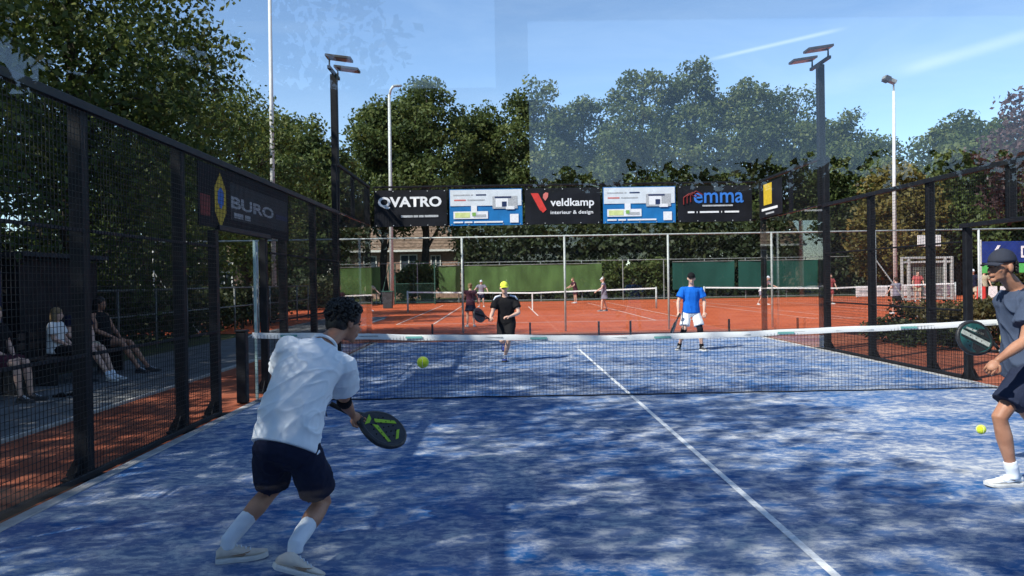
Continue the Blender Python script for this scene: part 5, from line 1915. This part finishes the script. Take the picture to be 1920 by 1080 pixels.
collar(pw, J, 'c_white', 0.96)
eb = MB().tube([lerpv(J['elR'], J['shR'], 0.10), lerpv(J['elR'], J['shR'], -0.0), lerpv(J['elR'], J['wrR'], 0.12)], [0.046, 0.047, 0.044], 14)
eb.build('elbow_band', 'c_band', pw, smooth=True)
mk = lerpv(J['anR'], J['knR'], 0.48) + V((-0.016, -0.047, 0.004))
MB().prism([(-0.022, 0.006), (-0.012, -0.002), (0.0, -0.007), (0.03, 0.012), (-0.001, 0.000), (-0.010, 0.004)], 0.004, mk, V((0.9, -0.2, -0.25)), V((0.1, -0.3, 0.95))).build('sock_mark', 'c_black', pw)
racket('black padel racket with lime print held low by the white-shirted player', (-2.715, -5.41, 0.735), (0.86, 0.14, -0.48), (0.05, -0.50, 0.86), 'rk_face', 'rk_face', 'rk_lime', 'v', 1.0)

# ---- player at the right edge in slate shirt and cap
J = dict(k=0.97, base=(2.1, -4.75, 0), pel=(2.14, -4.73, 0.885), hiL=(2.13, -4.83, 0.865), hiR=(2.16, -4.63, 0.865),
         knL=(1.855, -4.87, 0.505), anL=(1.965, -4.84, 0.10), toL=(-1, -0.06, 0), heelL=(2.055, -4.815, 0),
         knR=(2.29, -4.50, 0.485), anR=(2.56, -4.48, 0.12), toR=(-0.95, -0.2, 0), heelR=(2.63, -4.46, 0.0), pitchR=-0.2,
         neck=(2.05, -4.77, 1.42), head=(1.925, -4.80, 1.585), face=(-0.97, -0.22, -0.02), up=(0.0, 0, 1),
         shL=(2.065, -4.955, 1.325), shR=(2.095, -4.595, 1.325), bend=(0.03, 0, 0.0),
         elL=(1.935, -5.03, 1.06), wrL=(1.735, -5.05, 0.935), hdL=(-0.70, 0.0, -0.70), hnL=(0.5, 0.6, -0.4), curlL=0.85,
         elR=(2.30, -4.46, 1.10), wrR=(2.20, -4.475, 0.93), hdR=(-0.8, 0.0, -0.2), curlR=0.9)
spec_r = dict(
    vox=0.0065, shirt=dict(m='c_slate', vox=0.008, it=3, hem=-0.18, sleeve=0.62, ease=0.022, fold=folds(V((0.3, 0.4, 0.85)), V((0.8, 0.2, -0.3)), 0.011, 2.6, 8, 2.2)),
    shorts=dict(m='c_navy2', len=0.74, ease=0.016, flare=0.02, vox=0.008, amp=0.006), sock='c_sock', sock_h=0.22, shoes='shoe_w', sole='sole', accent='c_sock',
    cap='c_cap', bill=0.08, drop=0.002, eyes=True)
pr_ = person('player in slate shirt, navy shorts and charcoal cap at the right edge', J, spec_r)
collar(pr_, J, 'c_navy2', 0.97)
r0, f0, u0 = frame(J['face'], J['up'])
hb = MB()
hcr = V(J['head'])
hb.ell(hcr - f0 * 0.045 + u0 * 0.005, (0.076, 0.062, 0.055), (r0, f0, u0), 14, 10)
for i in range(90):
    a = random.uniform(-1, 1)
    hb.ell(hcr - f0 * (0.045 + 0.055 * math.cos(a * 1.4)) + r0 * (0.076 * math.sin(a * 1.4)) + u0 * random.uniform(-0.045, 0.03), (0.011, 0.011, 0.014), (r0, f0, u0), 6, 5)
hb.build('hair', 'hair_blk', pr_, smooth=True)
racket('teal and black padel racket with silver stripe held by the slate-shirted player', (2.13, -4.5, 0.925), (-0.88, 0.0, 0.46), (0.1, -1, 0.12), 'rk_teal', 'rk_face', 'rk_silver', 's', 0.90, 'grip_w')

# ---- player in black with neon cap beyond the net
J = dict(k=0.93, base=(-1.6, 4.72, 0), pel=(-1.60, 4.76, 0.765), hiL=(-1.515, 4.74, 0.745), hiR=(-1.69, 4.78, 0.745),
         knL=(-1.565, 4.55, 0.42), anL=(-1.64, 4.74, 0.10), toL=(-0.1, -1, 0), knR=(-1.70, 4.62, 0.40), anR=(-1.66, 5.0, 0.36), toR=(0, -1, 0), heelR=(-1.66, 5.12, 0.24), pitchR=-0.9,
         neck=(-1.62, 4.68, 1.245), head=(-1.635, 4.62, 1.41), face=(0.02, -1, -0.06), shL=(-1.43, 4.70, 1.165), shR=(-1.80, 4.68, 1.165),
         elR=(-1.87, 4.60, 0.93), wrR=(-1.90, 4.42, 0.86), elL=(-1.365, 4.60, 0.93), wrL=(-1.54, 4.44, 0.87), hdL=(-0.9, -0.3, 0.0), curlR=0.9)
pb = person('player in black with neon yellow cap running towards the net', J, dict(
    vox=0.014, skin='skin_lt', shirt=dict(m='c_black', sleeve=0.6, ease=0.012, hem=-0.06), shorts=dict(m='c_black', len=0.8, ease=0.012), sock='c_sock', sock_h=0.12, shoes='shoe_blue', sole='sole_dk', cap='c_neon', bill=0.07))
for s in 'LR':
    d = V(J['sh' + s]) - V(J['neck'])
    MB().tube([V(J['neck']) + d * 0.45 + V((0, -0.04, 0.055)), V(J['sh' + s]) + V((0, -0.045, 0.072)), V(J['sh' + s]) + d * 0.22 + V((0, -0.05, 0.03))], [0.016, 0.02, 0.014], 8).build('shoulder_stripe', 'c_sock', pb, smooth=True)
racket('dark red padel racket held out by the yellow-capped player', (-1.93, 4.36, 0.845), (-0.62, -0.70, 0.25), (0.62, -0.70, 0.30), 'rk_red', 'rk_face', 'c_black', 's', 0.95)

# ---- player in blue beyond the net
J = dict(k=0.95, base=(2.33, 6.38, 0), pel=(2.34, 6.40, 0.825), hiR=(2.245, 6.40, 0.805), hiL=(2.435, 6.39, 0.805), knR=(2.165, 6.30, 0.46), knL=(2.495, 6.27, 0.455),
         anR=(2.10, 6.50, 0.095), anL=(2.52, 6.26, 0.095), toR=(-0.5, -1, 0), toL=(0.3, -1, 0), neck=(2.345, 6.36, 1.365), head=(2.335, 6.31, 1.53), face=(-0.12, -1, -0.10),
         shR=(2.16, 6.36, 1.275), shL=(2.53, 6.36, 1.265), elR=(2.055, 6.34, 1.04), wrR=(2.035, 6.25, 0.825), elL=(2.62, 6.36, 1.035), wrL=(2.585, 6.27, 0.815), curlR=0.9)
pu = person('player in royal blue shirt, white shorts and black cap beyond the net', J, dict(
    vox=0.014, skin='skin_lt', shirt=dict(m='c_blue', sleeve=0.62, ease=0.018, hem=-0.05), shorts=dict(m='c_pure', len=0.80, ease=0.010, flare=0.02), sock='c_black', sock_h=0.16, shoes='shoe_dark', sole='sole', cap='c_black', bill=0.045))
MB().tube([lerpv(J['knL'], J['hiL'], 0.22), V(J['knL']), lerpv(J['knL'], J['anL'], 0.25)], [0.066, 0.064, 0.062], 12).build('knee_sleeve', 'c_band', pu, smooth=True)
MB().tube([lerpv(J['knR'], J['anR'], -0.02), lerpv(J['knR'], J['anR'], 0.25)], [0.063, 0.062], 12).build('knee_band', 'c_band', pu, smooth=True)
racket('dark padel racket hanging from the hand of the blue-shirted player', (2.02, 6.18, 0.73), (-0.45, -0.25, -0.85), (0.85, -0.35, -0.3), 'rk_face', 'rk_face', 'rk_silver', 's', 0.95)


# ---- balls
def ball(c, label):
    t = thing('padel_ball', label, 'ball', c)
    b = MB().ell(c, (0.0335,) * 3, None, 20, 14).build('felt', 'ball', t, smooth=True)
    pts = []
    for i in range(49):
        a = 2 * math.pi * i / 48
        p = V((math.cos(a) + 0.42 * math.cos(3 * a), math.sin(a) - 0.42 * math.sin(3 * a), 0.95 * math.sin(2 * a))).normalized()
        pts.append(V(c) + p * 0.0333)
    MB().tube(pts, 0.0014, 5, cap=False).build('seam', 'seam', t)
    return t


ball((-2.14, -5.98, 1.085), 'yellow ball in the air above the net, coming towards the white-shirted player')
ball((1.715, -4.88, 0.425), 'yellow ball in the air beside the shin of the slate-shirted player')


# ---- seated spectators behind the left cage wall
def sit(x, y, h, ang, ext=(0.05, 0.05), back=0.0, floor=-0.004):
    k = h / 1.70
    f = V((math.cos(ang), math.sin(ang), 0))
    r = V((f.y, -f.x, 0))
    O = V((x, y, floor))
    pel = O + Z_ * 0.545
    J = {'k': k, 'base': tuple(O), 'face': tuple(f - Z_ * 0.08), 'floor': floor, 'pel': pel}
    J['neck'] = pel + (Z_ * 0.54 - f * back) * k
    J['head'] = J['neck'] + (Z_ * 0.155 + f * 0.035) * k
    for i, (s, q) in enumerate((('L', -1), ('R', 1))):
        J['sh' + s] = J['neck'] + (r * q * 0.17 - Z_ * 0.07) * k
        J['hi' + s] = pel + r * q * 0.09 * k
        J['kn' + s] = pel + (f * 0.42 + r * q * 0.10) * k - Z_ * 0.01
        J['an' + s] = O + (f * (0.44 + ext[i]) + r * q * 0.10) * k + Z_ * 0.085
        J['el' + s] = J['sh' + s] + (r * q * 0.06 - Z_ * 0.25 + f * (0.06 + back * 0.5)) * k
        J['wr' + s] = J['kn' + s] + (-f * 0.14 - r * q * 0.05) * k + Z_ * 0.075
        J['to' + s] = tuple(f + r * q * 0.2)
    return J


G_S = 'spectators seated left of the cage'
person('seated spectator with blond hair and dark top, leftmost on the path', sit(-8.70, 0.55, 1.66, R(-8)), dict(vox=0.016, skin='skin_lt', shirt=dict(m='c_black', sleeve=0.6), shorts=dict(m='c_plum', len=0.8), hair='hair_blond', hair_style='long', shoes='shoe_dark', sole='sole_dk', eyes=False, seed=3), G_S)
person('seated spectator in white top with long blond hair', sit(-8.95, 2.55, 1.42, R(5)), dict(vox=0.016, skin='skin_lt', shirt=dict(m='c_pure', sleeve=0.7, ease=0.02), shorts=dict(m='c_black', len=1.9), hair='hair_blond', hair_style='long', shoes='shoe_dark', sole='sole_dk', eyes=False, seed=4), G_S)
person('seated spectator in white sneakers half hidden by a cage post', sit(-8.86, 3.05, 1.72, R(-22), (0.22, 0.36)), dict(vox=0.016, skin='skin_lt', shirt=dict(m='c_navy', sleeve=0.5), shorts=dict(m='c_beige', len=0.7), hair='hair_brn', hair_style='short', sock='c_sock', sock_h=0.15, shoes='shoe_w', eyes=False, seed=5), G_S)
Js = sit(-8.95, 4.15, 1.74, R(-12), (0.34, 0.30), 0.12)
person('seated spectator in black sleeveless top leaning back, legs stretched out', Js, dict(vox=0.016, skin='skin', shirt=dict(m='c_black', sleeve=0.0, ease=0.006), shorts=dict(m='c_black', len=0.55), hair='hair_blk', hair_style='long', shoes='shoe_dark', sole='sole_dk', eyes=False, seed=6), G_S)

# ---- people on and beyond the tennis courts
G_T = 'people on the tennis courts'
lo = dict(vox=0.022, eyes=False, skin='skin_lt')
person('tennis player in dark dress with pale cap left of the yellow-capped player', stand(-2.76, 16.85, 1.50, R(95), arms=((0.1, 0.1), (0.15, 0.15)), floor=-0.008), dict(lo, shirt=dict(m='c_plum', sleeve=0.3), skirt='c_navy', shoes='shoe_w', cap='c_beige', hair='hair_blond'), G_T)
person('tennis player with white cap and pale top, left one near the windscreen', stand(-2.9, 37.5, 1.72, R(-95), crouch=0.08, arms=((0.3, 0.2), (0.3, 0.2)), floor=-0.01), dict(lo, shirt=dict(m='c_grey', sleeve=0.6), shorts=dict(m='c_navy', len=0.7), shoes='shoe_w', cap='c_sock'), G_T)
person('tennis player in dark red half hidden by the near fence post', stand(3.2, 42, 1.7, R(200), lean=0.1, arms=((0.3, 0.3), (0.3, 0.2)), floor=-0.01), dict(lo, shirt=dict(m='c_plum', sleeve=0.5), shorts=dict(m='c_plum', len=0.7), shoes='shoe_w', hair='hair_blond'), G_T)
person('tennis player in grey dress and white hat between the two posts', stand(3.3, 28.2, 1.66, R(175), stride=0.14, arms=((0.1, 0.2), (0.2, 0.2)), floor=-0.01), dict(lo, shirt=dict(m='c_grey', sleeve=0.3), skirt='c_grey', shoes='shoe_dark', cap='c_sock', hair='hair_blond'), G_T)
person('tennis player in white bending by the dark corner post', stand(12.6, 33.0, 1.72, R(-60), lean=0.28, crouch=0.12, stride=0.2, arms=((0.2, 0.3), (0.3, 0.3)), floor=-0.01), dict(lo, shirt=dict(m='c_pure', sleeve=0.6), shorts=dict(m='c_grey', len=0.7), shoes='shoe_w', cap='c_sock'), G_T)
person('person in red beside the right floodlight mast', stand(16.1, 32.4, 1.68, R(-80), floor=-0.01), dict(lo, shirt=dict(m='c_red', sleeve=0.6), shorts=dict(m='c_red', len=0.7), shoes='shoe_w', hair='hair_brn'), G_T)
person('tennis player in dark top and skirt right of the mast', stand(13.87, 20.65, 1.45, R(100), stride=0.1, arms=((0.2, 0.1), (0.2, 0.2)), floor=-0.01), dict(lo, shirt=dict(m='c_grey', sleeve=0.3), skirt='c_black', shoes='shoe_w', hair='hair_brn'), G_T)
person('person in faded red shirt in front of the white boards', stand(21.4, 33.4, 1.75, R(-100), floor=-0.01), dict(lo, shirt=dict(m='c_red', sleeve=0.6), shorts=dict(m='c_beige', len=0.7), shoes='shoe_w', hair='hair_brn'), G_T)
person('bystander in navy shirt and white cap right of the silver goal', stand(23.3, 31.4, 1.8, R(-110), floor=-0.03), dict(lo, shirt=dict(m='c_navy', sleeve=0.6), shorts=dict(m='c_beige', len=0.8), shoes='shoe_w', cap='c_sock'), G_T)
person('bystander in beige top beside the white flag pole', stand(24.0, 31.6, 1.75, R(-90), floor=-0.03), dict(lo, shirt=dict(m='c_beige', sleeve=0.6), shorts=dict(m='c_black', len=1.9), shoes='shoe_dark', hair='hair_brn'), G_T)
person('person in pale top just right of the left floodlight mast', stand(-9.0, 33.5, 1.7, R(-60), lean=0.1, arms=((0.3, 0.2), (0.2, 0.3)), floor=-0.01), dict(lo, shirt=dict(m='c_beige', sleeve=0.6), shorts=dict(m='c_black', len=0.8), shoes='shoe_w', hair='hair_brn'), G_T)

# ---- dark slippers beside the leftmost spectator
for i, (x, y) in enumerate(((-7.98, 0.85), (-7.86, 1.0))):
    t = thing('slipper', ('dark slipper on the path by the leftmost spectator, near one', 'dark slipper on the path by the leftmost spectator, far one')[i], 'slipper', (x, y, 0), 'slippers on the path')
    MB().loft([[(x + dx + wd * math.cos(a), y + dy + wd * math.sin(a) * 0.3, z) for a in [2 * math.pi * j / 8 for j in range(8)]] for dx, dy, wd, z in ((0, 0, 0.10, -0.002), (0.01, 0, 0.10, 0.03))]).build('sole', 'c_black', t)
    MB().ell((x + 0.03, y, 0.035), (0.055, 0.035, 0.03)).build('strap', 'c_black', t, smooth=True)
